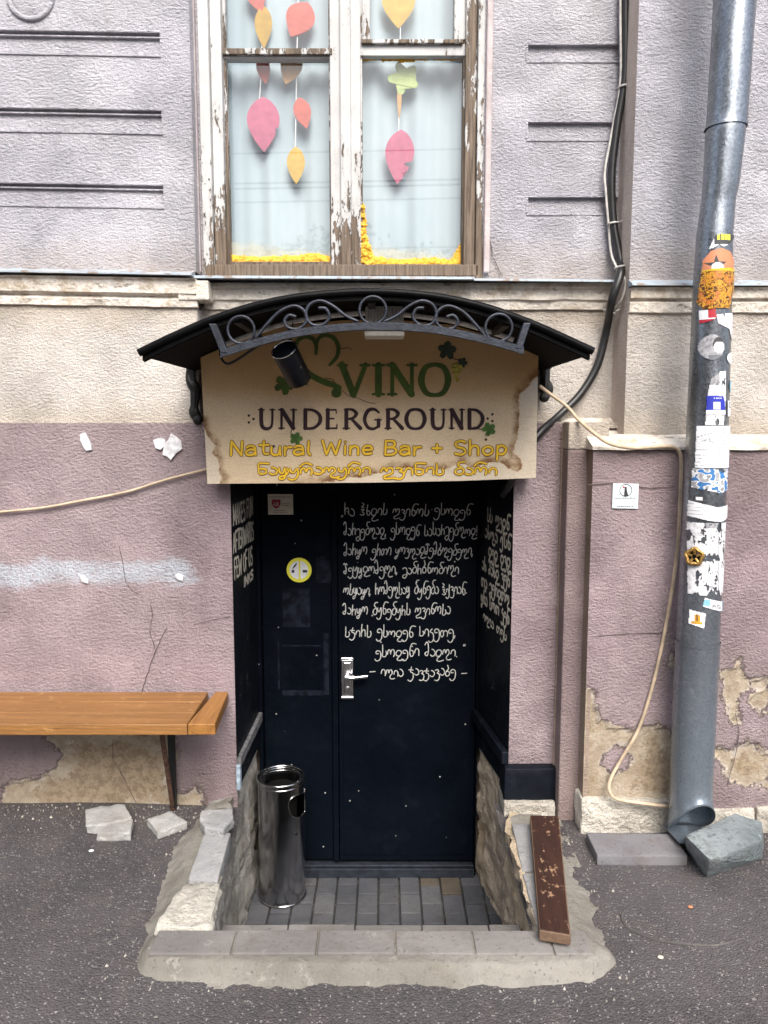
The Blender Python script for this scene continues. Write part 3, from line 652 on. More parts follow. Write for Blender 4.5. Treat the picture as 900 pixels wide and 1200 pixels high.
mb = MB(); mb.hexa([(xL, YL + .001, zco1), (xL + .004, YL + .001, zco1), (xL + .004, .14, zco1), (xL, .14, zco1), (xL, YL + .001, TOPZ), (xL + .004, YL + .001, TOPZ), (xL + .004, .14, TOPZ), (xL, .14, TOPZ)]); mb.box(xpx(231, 400, YL) - .002, xpx(231, 400, YL) + .004, YL + .001, .14, PT + .004, zco0); mb.build('wall_return', LILAC, B)
prof = [(YL + .01, zco0), (YL - .012, zco0 + .004), (YL - .016, zco0 + .030), (YL - .004, zco0 + .042), (YL - .030, zco0 + .052), (YL - .034, zco0 + .098), (YL - .045, zco0 + .108), (YL + .01, zco0 + .112)]
V, F = extrude_profile(prof, [-4.5, -3.5] + lines(-2.4, xpx(230, 340, -.01), .02), .005, 11, TL, xL); new_obj('cornice', V, F, CORN, B)
mb = MB(); fx = [-4.5, xpx(207, 320, -.03)]
mb.hexa([(fx[0], YL - .062, zco0 + .116 + TL * (fx[0] - xL)), (xL, YL - .062, zco0 + .116), (xL, YL, zco0 + .116), (fx[0], YL, zco0 + .116 + TL * (fx[0] - xL)), (fx[0], YL - .062, zco0 + .122 + TL * (fx[0] - xL)), (xL, YL - .062, zco0 + .122), (xL, YL, zco0 + .142), (fx[0], YL, zco0 + .142 + TL * (fx[0] - xL))]); mb.build('flashing', FLASH, B)

# centre wall with the window, and the right pilaster panel
YC = .10; xC0 = xL + .002; xC1 = xpx(724, 300, YC) + .06
wx0, wx1 = xpx(243, 200, YC), xpx(566, 200, YC); wz0 = zpx(322, YC)
WZT = 4.25
cellgrid('upper_wall', lines(-.78, xC1, .02), lines(PT, 2.07, .02), YC, BEIGE, B, seed=12, und=.003)
gr = []
for (ya, yb) in ((52, 71), (143, 163), (231, 250), (-40, -20), (-132, -112)): gr.append((xpx(619, ya, YC), xC1, zpx(yb, YC), zpx(ya, YC)))
cellgrid('upper_wall', lines(xC0, xC1, .02, [g[0] for g in gr] + [wx0, wx1]), lines(2.15, TOPZ, .025, [v for g in gr for v in g[2:]] + [wz0, WZT]), YC, LILAC, B, rec=gr, holes=[(wx0, wx1, 2.0, WZT)], depth=.018, seed=13)
mb = MB()
for g in gr: mb.box(g[0] - .006, g[1], YC - .004, YC + .03, g[2] - .009, g[2] - .0005, .002); mb.box(g[0] - .009, g[0] - .0005, YC - .004, YC + .03, g[2], g[3], .002)
mb.build('groove_moulding', LILAC, B)
V, F = extrude_profile([(YC + .01, 2.05), (YC - .012, 2.053), (YC - .02, 2.082), (YC - .03, 2.088), (YC - .034, 2.125), (YC - .045, 2.135), (YC - .045, 2.150), (YC + .01, 2.16)], lines(-.72, xC1, .02), .006, 14); new_obj('cornice', V, F, CORN, B)
mb = MB(); mb.hexa([(-.765, YC - .105, 2.158), (.35, YC - .105, 2.153), (.35, YC + .1, 2.166), (-.765, YC + .1, 2.171), (-.765, YC - .105, 2.168), (.35, YC - .105, 2.163), (.35, YC + .1, 2.195), (-.765, YC + .1, 2.198)])
mb.hexa([(.351, YC - .085, 2.152), (xC1, YC - .085, 2.146), (xC1, YC + .1, 2.16), (.351, YC + .1, 2.166), (.351, YC - .085, 2.160), (xC1, YC - .085, 2.154), (xC1, YC + .1, 2.18), (.351, YC + .1, 2.19)])
mb.build('window_sill', FLASH, B)
# little block where the left moulding stops
mb = MB(); mb.box(xpx(209, 340, .0), xpx(245, 340, .0), -.01, .1, zpx(352, 0), zpx(329, 0), .006); mb.build('moulding_stop', CORN, B)
# right upper bay
YR = -.08; xR = xpx(742, 200, YR)
cellgrid('upper_wall', sorted(set([round(v, 4) for v in np.linspace(xR, 2.1, 55)] + [3, 4.5])), lines(zc1 - .02, 2.03, .025), YR, BEIGE, B, seed=15)
cellgrid('upper_wall', sorted(set([round(v, 4) for v in np.linspace(xR, 2.1, 55)] + [3, 4.5])), lines(2.10, TOPZ, .03), YR, LILAC, B, seed=16)
V, F = extrude_profile([(YR + .01, 2.012), (YR - .012, 2.016), (YR - .018, 2.05), (YR - .004, 2.058), (YR - .004, 2.064), (YR - .024, 2.068), (YR - .028, 2.098), (YR - .036, 2.104), (YR + .01, 2.106)], lines(xR, 2.2, .02) + [4.5], .004, 17); new_obj('cornice', V, F, CORN, B)
mb = MB(); mb.hexa([(xR - .004, YR - .05, 2.109), (4.5, YR - .05, 2.102), (4.5, YR, 2.102), (xR - .004, YR, 2.109), (xR - .004, YR - .05, 2.116), (4.5, YR - .05, 2.11), (4.5, YR, 2.13), (xR - .004, YR, 2.137)]); mb.build('flashing', FLASH, B)
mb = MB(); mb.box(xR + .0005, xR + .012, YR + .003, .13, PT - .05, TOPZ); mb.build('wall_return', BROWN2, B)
# back mass so no light comes through
mb = MB(); mb.box(-4.5, -.66, .14, .9, -.6, TOPZ); mb.box(.56, 4.5, .14, .9, -.6, TOPZ); mb.box(-.66, .56, .6, .9, -.7, 2.1); mb.box(-.66, .56, .14, .9, LINT + .02, 2.14); mb.box(-.66, .56, .14, .9, WZT + .02, TOPZ); mb.box(-4.5, 4.5, .015, .9, TOPZ - .02, TOPZ + .05); mb.build('wall_core', BROWN, B)

# door reveals
def reveal(xa, xb, name, flip):
    V = []; F = []; ysl = lines(.001, .49, .05); zsl = lines(.068, LINT, .05)
    for y in ysl:
        x = xa + (xb - xa) * y / .49
        for z in zsl: V.append((x, y, z))
    n = len(zsl)
    for i in range(len(ysl) - 1):
        for k in range(n - 1):
            q = (i * n + k, (i + 1) * n + k, (i + 1) * n + k + 1, i * n + k + 1); F.append(q if flip else q[::-1])
    return new_obj(name, V, F, BLACK, B)
reveal(xDL, -.596, 'door_reveal', False); reveal(xDR, .444, 'door_reveal', True)
mb = MB(); mb.box(xDL - .01, xDR + .01, .001, .55, LINT, LINT + .02); mb.build('door_reveal', BLACK, B)
# rails on the reveals
mb = MB(); mb.hexa([(xDL + .001, .0, .175), (xDL + .018, .0, .175), (-.578, .46, .19), (-.596, .46, .19), (xDL + .001, .0, .215), (xDL + .018, .0, .215), (-.578, .46, .235), (-.596, .46, .235)], .003)
mb.build('guard_rail', plain('scuffed_grey_rail', (.17, .17, .18), .55, .2, .45, 50, .002, 90), B)
mb = MB(); mb.hexa([(xDR - .03, -.01, .19), (xDR - .001, -.01, .19), (.444, .46, .20), (.418, .46, .20), (xDR - .03, -.01, .245), (xDR - .001, -.01, .245), (.444, .46, .25), (.418, .46, .25)], .004); mb.build('guard_rail', BLACK, B)
mb = MB(); mb.box(xDL - .002, xDL + .016, -.012, .02, zpx(925, 0), zpx(896, 0), .004); mb.build('rail_end', plain('blue_grey_chip', (.32, .40, .48), .6, 0, .3, 50), B)

# ------------------------------------------------------------------ door
YD = .50
dx0, dx1 = -.597, .447; ztop = 1.43
lx0, lx1 = xpx(397, 800, YD), xpx(557, 800, YD); lz0, lz1 = zpx(1008, YD), zpx(577, YD)
sx0, sx1 = xpx(309, 800, YD), xpx(389, 800, YD)
mb = MB(); mb.box(lx0, lx1, YD, YD + .05, lz0, lz1, .003); door = mb.build('door', DOORP, B)
mb = MB(); mb.box(sx0, sx1, YD + .006, YD + .05, lz0, lz1, .003); sidep = mb.build('door_side_panel', DOORP, B)
mb = MB()
mb.box(dx0, sx0 - .002, YD - .035, YD + .06, FLOOR_Z, ztop, .004); mb.box(lx1 + .002, dx1, YD - .035, YD + .06, FLOOR_Z, ztop, .004)
mb.box(sx1 + .002, lx0 - .003, YD - .012, YD + .06, lz0, lz1, .004); mb.box(sx0 - .001, lx1 + .001, YD - .03, YD + .06, lz1 + .003, ztop - .002, .004)
mb.build('door_frame', DOORP, B)
mb = MB(); mb.box(sx0 - .001, lx1 + .001, YD - .05, YD + .06, FLOOR_Z - .005, lz0 - .02, .004); mb.tube([(sx0, YD - .03, lz0 - .012), (lx1, YD - .03, lz0 - .012)], .006, 6); mb.tube([(sx0, YD - .048, lz0 - .022), (lx1, YD - .048, lz0 - .022)], .004, 6)
mb.build('threshold', plain('dark_steel_sill', (.035, .042, .056), .4, .4, .3, 30), B)
# raised edge lines on the leaf and residue of old posters on the side panel
mb = MB(); mb.box(lx0 + .02, lx1 - .02, YD - .0035, YD + .001, lz0 + .03, lz1 - .03, .002); mb.build('leaf_panel', DOORP, door)
mb = MB()
def rpx(x0, x1, y0, y1, Y, dy=.001): mb.box(xpx(x0, y0, Y), xpx(x1, y0, Y), Y - dy, Y + dy, zpx(y1, Y), zpx(y0, Y))
rpx(370, 391, 652, 683, YD + .005); rpx(331, 363, 690, 735, YD + .005); rpx(379, 385, 742, 814, YD + .005); rpx(331, 379, 809, 815, YD + .005); rpx(325, 327, 750, 808, YD + .005); rpx(331, 376, 756, 757.5, YD + .005)
mb.build('poster_residue', RESID, sidep)
# handle
hp = MB(); hx0, hx1 = xpx(400, 790, YD), xpx(414, 790, YD); hz0, hz1 = zpx(818, YD), zpx(770, YD)
hp.box(hx0, hx1, YD - .016, YD - .003, hz0 + .012, hz1 - .008, .004); hp.box(hx0 - .003, hx1 + .003, YD - .018, YD - .003, hz0, hz0 + .014, .004); hp.box(hx0 - .002, hx1 + .002, YD - .018, YD - .003, hz1 - .012, hz1 + .003, .005)
hp.box(hx0 + .012, hx1 - .012, YD - .02, YD - .003, hz0 + .03, hz1 - .02, .004)
hp.build('handle_plate', STEEL, door)
lv = MB(); zl = zpx(790, YD); xc_ = (hx0 + hx1) / 2
lv.tube([(xc_, YD - .015, zl), (xc_, YD - .05, zl)], .013, 14); lv.tube(catmull([(xc_ - .008, YD - .052, zl), (xc_ + .02, YD - .056, zl - .001), (xc_ + .06, YD - .053, zl + .003), (xc_ + .098, YD - .050, zl + .006)]), .010, 10)
auto_smooth(lv.build('door_handle', STEEL, door), 50)
kl = MB(); zk = zpx(806, YD); kl.tube([(xc_, YD - .02, zk), (xc_, YD - .026, zk)], .012, 16); kl.box(xc_ - .002, xc_ + .002, YD - .0275, YD - .025, zk - .007, zk + .006, 0); kl.build('lock', STEEL, door)

# ------------------------------------------------------------------ writing by strokes
GEO = {
'ა': (.62, [[(.18, 1.0), (.38, .9), (.55, .55), (.48, .12), (.22, .0), (.03, .2)]]),
'ბ': (.68, [[(.68, 1.85), (.34, 1.8), (.22, 1.4), (.45, 1.05), (.62, .6), (.5, .08), (.25, .0), (.05, .3), (.15, .75), (.42, .95)]]),
'გ': (.68, [[(.02, .8), (.2, 1.0), (.48, .9), (.6, .4), (.56, -.3), (.32, -.75), (.04, -.6), (.06, -.3), (.38, -.12)]]),
'დ': (.78, [[(.42, .1), (.1, .2), (.05, .65), (.25, 1.0), (.55, .95), (.66, .6), (.5, .15), (.25, -.2), (.2, -.5), (.5, -.62), (.95, -.45)]]),
'ე': (.70, [[(.34, .5), (.1, .5), (.06, .85), (.3, 1.02), (.56, .8), (.62, .2), (.56, -.35), (.34, -.72), (.08, -.7), (-.06, -.45)]]),
'ვ': (.62, [[(.05, .9), (.28, 1.0), (.46, .78), (.28, .5), (.52, .32), (.56, -.2), (.35, -.65), (.0, -.58)]]),
'თ': (1.0, [[(.42, .9), (.2, 1.0), (.03, .5), (.2, .0), (.42, .3), (.42, .75), (.65, 1.0), (.9, .75), (.86, .1)]]),
'ი': (.60, [[(.02, .35), (.1, .82), (.3, 1.0), (.5, .72), (.5, .0)]]),
'კ': (.6, [[(.34, 1.15), (.1, .78), (.4, .55), (.52, .1), (.42, -.5), (.1, -.7), (-.08, -.5)]]),
'ლ': (.95, [[(.0, .3), (.1, .85), (.28, .9), (.36, .45), (.48, .9), (.68, .9), (.76, .4), (.52, .0), (.5, -.35), (.72, -.52), (1.05, -.4)]]),
'მ': (.58, [[(-.08, 1.45), (.1, 1.85), (.28, 1.6), (.36, .7), (.28, .05), (.05, .05), (.0, .38), (.3, .52)]]),
'ნ': (.68, [[(.85, 1.7), (.45, 1.78), (.22, 1.35), (.14, .5), (.3, .0), (.55, .22), (.5, .75), (.2, .85)]]),
'ო': (.95, [[(.0, .3), (.1, .85), (.28, .9), (.38, .35)], [(.38, .5), (.5, .92), (.72, .92), (.82, .45), (.72, .0)]]),
'რ': (.70, [[(.15, 1.65), (.1, .9), (.1, .02)], [(.1, .5), (.3, .92), (.52, .8), (.55, .05)]]),
'ს': (.66, [[(.1, 1.7), (.12, .9), (.1, .2), (.28, .0), (.5, .15), (.56, .55), (.48, .85)]]),
'ტ': (.75, [[(.05, .9), (.1, .3), (.3, .15), (.42, .85)], [(.42, .85), (.5, .2), (.4, -.55), (.15, -.7), (.1, -.4), (.5, -.1), (.66, .4), (.55, .85)]]),
'უ': (.66, [[(.02, .92), (.06, .5), (.28, .35), (.48, .92), (.56, .2), (.42, -.55), (.12, -.75), (-.08, -.5)]]),
'ქ': (.66, [[(.0, .4), (.1, .85), (.35, .8), (.38, .2)], [(.5, 1.6), (.46, .5), (.4, -.4), (.12, -.72), (-.08, -.5)]]),
'ღ': (.95, [[(.0, .35), (.1, .88), (.28, .88), (.36, .45), (.5, .9), (.74, .86), (.76, .25), (.5, -.1), (.22, -.3), (.32, -.62), (.95, -.5)]]),
'ყ': (.62, [[(.0, 1.0), (.05, .5), (.28, .4), (.45, 1.0), (.42, .1), (.15, -.6), (-.04, -.4), (.32, -.05)]]),
'შ': (.62, [[(.0, 1.55), (.12, 1.75), (.24, 1.5), (.36, 1.75), (.5, 1.5)], [(.24, 1.5), (.34, .7), (.26, .05), (.04, .08), (.02, .4), (.32, .5)]]),
'ც': (.66, [[(.1, .92), (.05, .35), (.26, .2), (.4, .9), (.46, .0), (.32, -.6), (.05, -.5), (.5, -.1)]]),
'ძ': (.66, [[(.28, 1.7), (.4, 1.2), (.3, .95), (.05, .5), (.15, .02), (.42, .05), (.55, .4), (.4, .75), (.2, .7)]]),
'ჭ': (.66, [[(-.02, .9), (.5, .88)], [(.3, 1.3), (.2, .65), (.5, .42), (.52, -.25), (.22, -.7), (-.1, -.5)]]),
'ჰ': (.66, [[(.05, 1.9), (.32, 1.6), (.05, 1.25), (.36, 1.15)], [(.05, .85), (.4, .85), (.2, .52), (.5, .22), (.32, .0), (.0, .12)]]),
'ხ': (.62, [[(.1, 1.7), (.1, .6), (.28, .0), (.5, .3), (.34, .75), (.1, .55)]]),
'„': (.35, [[(.05, .12), (.0, -.12)], [(.2, .12), (.15, -.12)]]), '“': (.35, [[(.05, 1.9), (.0, 1.65)], [(.2, 1.9), (.15, 1.65)]]),
',': (.3, [[(.1, .12), (.02, -.25)]]), '.': (.3, [[(.08, .1), (.1, .02)]]), '!': (.3, [[(.12, 1.5), (.1, .5)], [(.1, .15), (.1, .05)]]), '—': (.8, [[(.05, .5), (.7, .55)]]), ' ': (.62, []),
}
LAT = {
'N': (.85, [[(.08, .0), (.1, 1.0)], [(.1, 1.0), (.65, .02)], [(.65, .02), (.68, 1.0)]]),
'a': (.72, [[(.08, .5), (.25, .62), (.5, .56), (.55, .3), (.58, .0)], [(.55, .34), (.3, .38), (.06, .22), (.14, .02), (.38, .0), (.54, .16)]]),
't': (.62, [[(.3, .9), (.28, .3), (.36, .04), (.56, .04)], [(.05, .62), (.56, .64)]]),
'u': (.72, [[(.1, .62), (.1, .2), (.28, .0), (.5, .12), (.56, .62)], [(.56, .4), (.6, .0)]]),
'r': (.55, [[(.1, .62), (.12, .0)], [(.12, .3), (.24, .56), (.48, .58)]]),
'l': (.34, [[(.14, 1.0), (.12, .25), (.24, .02)]]),
'W': (1.15, [[(.04, 1.0), (.28, .02)], [(.28, .02), (.52, .8)], [(.52, .8), (.78, .02)], [(.78, .02), (1.02, 1.0)]]),
'i': (.32, [[(.14, .6), (.14, .0)], [(.14, .86), (.15, .84)]]),
'n': (.72, [[(.1, .62), (.1, .0)], [(.1, .4), (.3, .62), (.52, .5), (.54, .0)]]),
'e': (.70, [[(.08, .32), (.56, .36), (.46, .6), (.2, .58), (.07, .3), (.22, .02), (.55, .08)]]),
'B': (.85, [[(.1, .0), (.12, 1.0)], [(.12, .98), (.5, .98), (.62, .76), (.45, .56), (.14, .52)], [(.14, .52), (.55, .5), (.7, .25), (.5, .02), (.1, .0)]]),
'+': (.7, [[(.3, .75), (.3, .2)], [(.04, .48), (.56, .48)]]),
'S': (.8, [[(.66, .88), (.4, 1.0), (.12, .84), (.2, .58), (.52, .46), (.66, .22), (.44, .0), (.1, .08)]]),
'h': (.74, [[(.1, 1.0), (.1, .0)], [(.1, .4), (.3, .62), (.54, .5), (.56, .0)]]),
'o': (.74, [[(.32, .62), (.08, .4), (.14, .08), (.36, .0), (.58, .2), (.54, .5), (.32, .62)]]),
'p': (.74, [[(.12, .62), (.1, -.38)], [(.12, .45), (.34, .62), (.58, .42), (.5, .1), (.3, .0), (.12, .12)]]),
' ': (.5, []), }
def ribbon(mb, pts2, hw, f3, lift, mi=0, taper=False):
    """flat-topped ridge along a 2D path; f3(x, y, h) -> 3D"""
    P = np.array(pts2, float); n = len(P)
    if n < 2: return
    T = np.gradient(P, axis=0); L = np.hypot(T[:, 0], T[:, 1]) + 1e-9; T /= L[:, None]; Nn = np.stack([-T[:, 1], T[:, 0]], 1)
    hws = hw if hasattr(hw, '__len__') else [hw] * n
    V = []; F = []
    ext = [P[0] - T[0] * hws[0] * .8] + [p for p in P] + [P[-1] + T[-1] * hws[-1] * .8]; NN = [Nn[0]] + list(Nn) + [Nn[-1]]; HW = [hws[0] * .45] + list(hws) + [hws[-1] * .45]
    for p, nn, h in zip(ext, NN, HW):
        a = p + nn * h; b = p - nn * h
        V += [f3(a[0], a[1], lift), f3(p[0], p[1], lift + .0006), f3(b[0], b[1], lift)]
    for i in range(len(ext) - 1):
        k = i * 3; F += [(k, k + 3, k + 4, k + 1), (k + 1, k + 4, k + 5, k + 2)]
    mb.add(V, [q[::-1] for q in F], mi)
def write(text, table, x0, x1, hw, xh, f3, lift=.0006, slant=0.0, jitter=.0, mbs=None, hw2=None, rnd=random):
    """lays text between x0 and x1 (metres along the line) with x-height xh"""
    tot = sum(table[c][0] for c in text); sx = (x1 - x0) / tot; pen = x0
    mb, mb2 = mbs
    for k, c in enumerate(text):
        w_, st = table[c]; dy = rnd.uniform(-1, 1) * jitter * xh; sc = 1 + rnd.uniform(-1, 1) * jitter
        for q, s in enumerate(st):
            pts = [(pen + px * sx * (1 if True else 0) + slant * py * xh, dy + py * xh * sc) for px, py in s]
            pts = catmull(pts, 5) if len(s) > 2 else [pts[0], tuple((np.array(pts[0]) + np.array(pts[1])) / 2), pts[1]]
            lf = lift + (k % 3) * .00012 + q * .00015
            if mb2 is not None: ribbon(mb2, pts, hw2, f3, lift * .3 + (k % 3) * .00008 + q * .0001)
            ribbon(mb, pts, hw, f3, lf)
        pen += w_ * sx
def words(text, table, x0, x1):
    tot = sum(table[c][0] for c in text); sx = (x1 - x0) / tot; pen = x0; out = []; cur = ''; st = x0
    for c in text + ' ':
        w_ = table[c][0] * sx
        if c == ' ':
            if cur: out.append((cur, st, pen))
            cur = ''; st = pen + w_
        else: cur += c
        pen += w_
    return out
def door_plane(px0, py0, Y):
    xa, z0 = pw(px0, py0, Y)
    return xa, (lambda x, y, h: (x, Y - h, z0 + y))
YL_ = YD - .0036
chalk = [("„რა ჰხდის ღვინოს ესოდენ", 400, 552, 604), ("მარგებლად, ესოდენ სასარგებლოდ!", 403, 560, 627), ("მარტო ერთი ყოვლადშემძლებელი,", 403, 555, 650), ("შეუცდომელი, გაბრძნობილი", 403, 538, 672), ("ოსტატი, რომელსაც ბუნება ჰქვიან.", 402, 548, 696), ("მარტო ბუნებურს ღვინოსა", 402, 528, 720), ("სჭირს ესოდენ სიკეთე,", 404, 535, 746), ("ესოდენი მადლი. “", 440, 547, 769), ("— ილია ჭავჭავაძე —", 433, 548, 792)]
mm = m_per_px(YD)
for (tx, a, b, yy) in chalk:
    xa, f3 = door_plane(a, yy, YL_); xb2 = pw(b, yy, YL_)[0]
    for wd_, a0, a1 in words(tx, GEO, xa, xb2):
        mb = MB(); write(wd_, GEO, a0, a1, .0022, 8.0 * mm, f3, .0007, .06 * random.uniform(-1, 2), .13, (mb, None)); mb.build('chalk_word', CHALK, door)
# stencilled lettering on the reveals (left reads inward, right reads outward)
CAPS = {'F': (.7, [[(.1, 0), (.1, 1)], [(.1, 1), (.6, 1)], [(.1, .55), (.5, .55)]]), 'E': (.7, [[(.1, 0), (.1, 1)], [(.1, 1), (.6, 1)], [(.1, .5), (.5, .5)], [(.1, 0), (.6, 0)]]), 'W': LAT['W'], 'O': (.8, [[(.4, 1), (.1, .7), (.1, .3), (.4, 0), (.68, .3), (.68, .7), (.4, 1)]]), 'U': (.75, [[(.1, 1), (.1, .3), (.35, 0), (.6, .3), (.6, 1)]]), 'S': LAT['S'], 'A': (.8, [[(.05, 0), (.38, 1)], [(.38, 1), (.7, 0)], [(.18, .35), (.58, .35)]]), 'T': (.7, [[(.35, 0), (.35, 1)], [(.05, 1), (.65, 1)]]), 'R': (.75, [[(.1, 0), (.1, 1)], [(.1, 1), (.5, 1), (.6, .75), (.45, .5), (.1, .5)], [(.35, .5), (.62, 0)]]), 'D': (.8, [[(.1, 0), (.1, 1)], [(.1, 1), (.5, .95), (.68, .5), (.5, .05), (.1, 0)]]), 'M': (.95, [[(.08, 0), (.12, 1)], [(.12, 1), (.45, .2)], [(.45, .2), (.78, 1)], [(.78, 1), (.82, 0)]]), 'K': (.75, [[(.1, 0), (.1, 1)], [(.6, 1), (.12, .45)], [(.25, .6), (.62, 0)]]), 'N': LAT['N'], 'I': (.35, [[(.15, 0), (.15, 1)]]), 'L': (.65, [[(.1, 1), (.1, 0)], [(.1, 0), (.55, 0)]]), ' ': (.45, [])}
def rev_x(y): return xDL + (-.596 - xDL) * y / .49
def rev_xr(y): return xDR + (.444 - xDR) * y / .49
mb = MB()
for (tx, y0, y1, z0, h) in (("MAKES FUN", .03, .42, 1.185, .082), ("AFTERWARDS", .02, .43, 1.075, .080), ("FEW OF US", .03, .39, .965, .082), ("INKS", .20, .40, .895, .040)):
    write(tx, CAPS, y0, y1, .0062, h, lambda s, y, hh, z0=z0: (rev_x(s) + .0006 + hh, s, z0 + y), .0006, 0, .04, (mb, None))
mb.build('reveal_lettering', STENC, B)
mb = MB()
for i, (tx, y0, y1) in enumerate((("სს ღვდნ", .10, .42), ("ახლა ქსნ", .07, .44), ("დედ დვდ", .13, .44), ("ახ მახდ ვენ", .03, .44), ("თა გერდთლ", .02, .44), ("ცნა სოთ კენ", .02, .44), ("ილია თეს", .06, .41))):
    z0 = 1.165 - i * .0775; h = .036 if i < 6 else .028
    write(tx, GEO, y0, y1,   .0055 if i < 6 else .0042, h, lambda s, y, hh, z0=z0: (rev_xr(.46 - s) - .0006 - hh, .46 - s, z0 + y), .0006, 0, .04, (mb, None))
mb.build('reveal_lettering', STENC, B)

# ------------------------------------------------------------------ window
YW = .17; PEEL = []
def frame_mesh(name, boxes, mat, parent, bev=.004):
    """boxes of (x0,x1,y0,y1,z0,z1,peel) cut finely enough for the peel attribute"""
    V = []; F = []; A = []
    for (x0, x1, y0, y1, z0, z1, pl) in boxes:
        m_ = MB(); m_.box(x0, x1, y0, y1, z0, z1, bev); n = len(V); V += m_.v; F += [tuple(i + n for i in q) for q in m_.f]; A += [pl] * len(m_.v)
    return new_obj(name, V, F, mat, parent, attrs={'peel': A})
fx = lambda p, Y=YW: xpx(p, 200, Y)
win = frame_mesh('window', [(fx(238, .12), fx(250, .12), .085, .2, wz0 - .03, WZT, .0), (fx(250, .12) + .001, fx(266), .11, .22, wz0 - .03, WZT, .35), (fx(543), fx(556), .12, .22, wz0 - .03, WZT, 1.0), (fx(556) + .001, fx(567, .12), .10, .2, wz0 - .03, WZT, .55),
     (fx(388), fx(423), .135, .22, wz0 - .03, WZT, .15), (fx(400), fx(412), .115, .15, wz0 - .03, WZT, .25), (fx(247), fx(560), .10, .22, zpx(321, .12) - .012, zpx(311, .12), 1.3)], FLAKE, B)
mb = MB(); mb.box(fx(226, .09), fx(233, .09), .075, .11, zpx(320, .09), TOPZ - .5, .006); mb.box(fx(568, .09), fx(575, .09), .075, .13, zpx(320, .09), TOPZ - .5, .006); mb.build('window_surround', TRIM, B)
# sashes
mb_ = []
frame_mesh('sash', [(fx(264), fx(269), .15, .19, wz0, WZT, .75), (fx(386.5), fx(390), .15, .19, wz0, WZT, .8), (fx(268), fx(388), .15, .195, zpx(313, .16), zpx(307, .16), 1.2), (fx(263), fx(391), .13, .195, zpx(65, .14), zpx(57.5, .14), .95), (fx(264), fx(390), .145, .19, zpx(69, .15), zpx(65, .15), .2)], FLAKE, win, .003)
frame_mesh('sash', [(fx(421), fx(425), .15, .19, wz0, WZT, .5), (fx(541), fx(545), .15, .19, wz0, WZT, 1.1), (fx(423), fx(543), .15, .195, zpx(316, .16), zpx(310, .16), 1.2), (fx(424), fx(540), .13, .195, zpx(52, .14), zpx(47, .14), 1.0), (fx(422), fx(543), .145, .19, zpx(66, .15), zpx(52, .15), .2), (fx(425), fx(434), .145, .19, zpx(47, .15), WZT, .3), (fx(530), fx(543), .145, .19, zpx(47, .15), WZT, .3)], FLAKE, win, .003)
def pane(x0, x1, z0, z1):
    xsl = lines(x0, x1, .012); zsl = lines(z0, z1, .012); Xg, Zg = np.meshgrid(xsl, zsl); n = len(xsl)
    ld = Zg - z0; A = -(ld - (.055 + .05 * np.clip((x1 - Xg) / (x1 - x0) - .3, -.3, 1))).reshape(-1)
    V = np.stack([Xg, np.full(Xg.shape, .178), Zg], -1).reshape(-1, 3); F = [(j * n + i, j * n + i + 1, (j + 1) * n + i + 1, (j + 1) * n + i) for j in range(len(zsl) - 1) for i in range(n - 1)]
    return new_obj('glass_pane', V, F, GLASS, win, attrs={'painted_reflection': A})
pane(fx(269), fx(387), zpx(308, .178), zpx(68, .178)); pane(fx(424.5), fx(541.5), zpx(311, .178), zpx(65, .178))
for (a, b, c) in ((269, 387, 58), (434, 531, 47)):
    o = pane(fx(a), fx(b), zpx(c, .178), WZT - .05); n = len(o.data.vertices); o.data.attributes['painted_reflection'].data.foreach_set('value', np.full(n, -.3, np.float32))
# yellow sealing foam, smeared unevenly over frame and glass edge
def blob_patch(poly, Y, thick, rag=3.0, res=.9, seed=0):
    xs_ = [p[0] for p in poly]; ys_ = [p[1] for p in poly]; gx_ = np.arange(min(xs_) - 3, max(xs_) + 4, res); gy_ = np.arange(min(ys_) - 3, max(ys_) + 4, res)
    X_, Z_ = np.meshgrid(gx_, gy_); S = sdf(poly, X_, Z_)
    N_ = np.array([[mnoise.noise(Vector((x * .13, y * .13, seed))) + .6 * mnoise.noise(Vector((x * .4, y * .4, seed + 2))) for x in gx_] for y in gy_])
    S = S + N_ * rag; H_ = thick * np.sqrt(np.clip(S / 5, 0, 1)) * (.75 + .55 * N_); n = len(gx_)
    V = [p3(X_[j, i], Z_[j, i], Y - float(H_[j, i])) for j in range(len(gy_)) for i in range(n)]
    F = [((j + 1) * n + i, (j + 1) * n + i + 1, j * n + i + 1, j * n + i) for j in range(len(gy_) - 1) for i in range(n - 1) if max(S[j, i], S[j + 1, i], S[j, i + 1], S[j + 1, i + 1]) > 0]
    return new_obj('sealing_foam', V, F, FOAM, win, smooth=True)
blob_patch([(271, 299), (300, 301), (340, 300), (372, 297), (387, 301), (387, 310), (271, 310)], .177, .010, 1.6, seed=1)
blob_patch([(424, 306), (440, 301), (470, 304), (500, 302), (520, 304), (541, 301), (541, 313), (424, 313)], .177, .010, 2.2, seed=4)
blob_patch([(419, 236), (427, 240), (429, 262), (430, 280), (436, 296), (441, 304), (440, 313), (416, 313), (416, 290), (418, 262)], .166, .026, 2.4, seed=7)
blob_patch([(424, 65), (480, 66), (541, 65), (541, 71), (500, 70), (470, 73), (445, 70), (424, 71)], .177, .006, 2.0, seed=9)
blob_patch([(534, 292), (541, 285), (541, 308), (530, 308)], .177, .005, 2.5, seed=12)
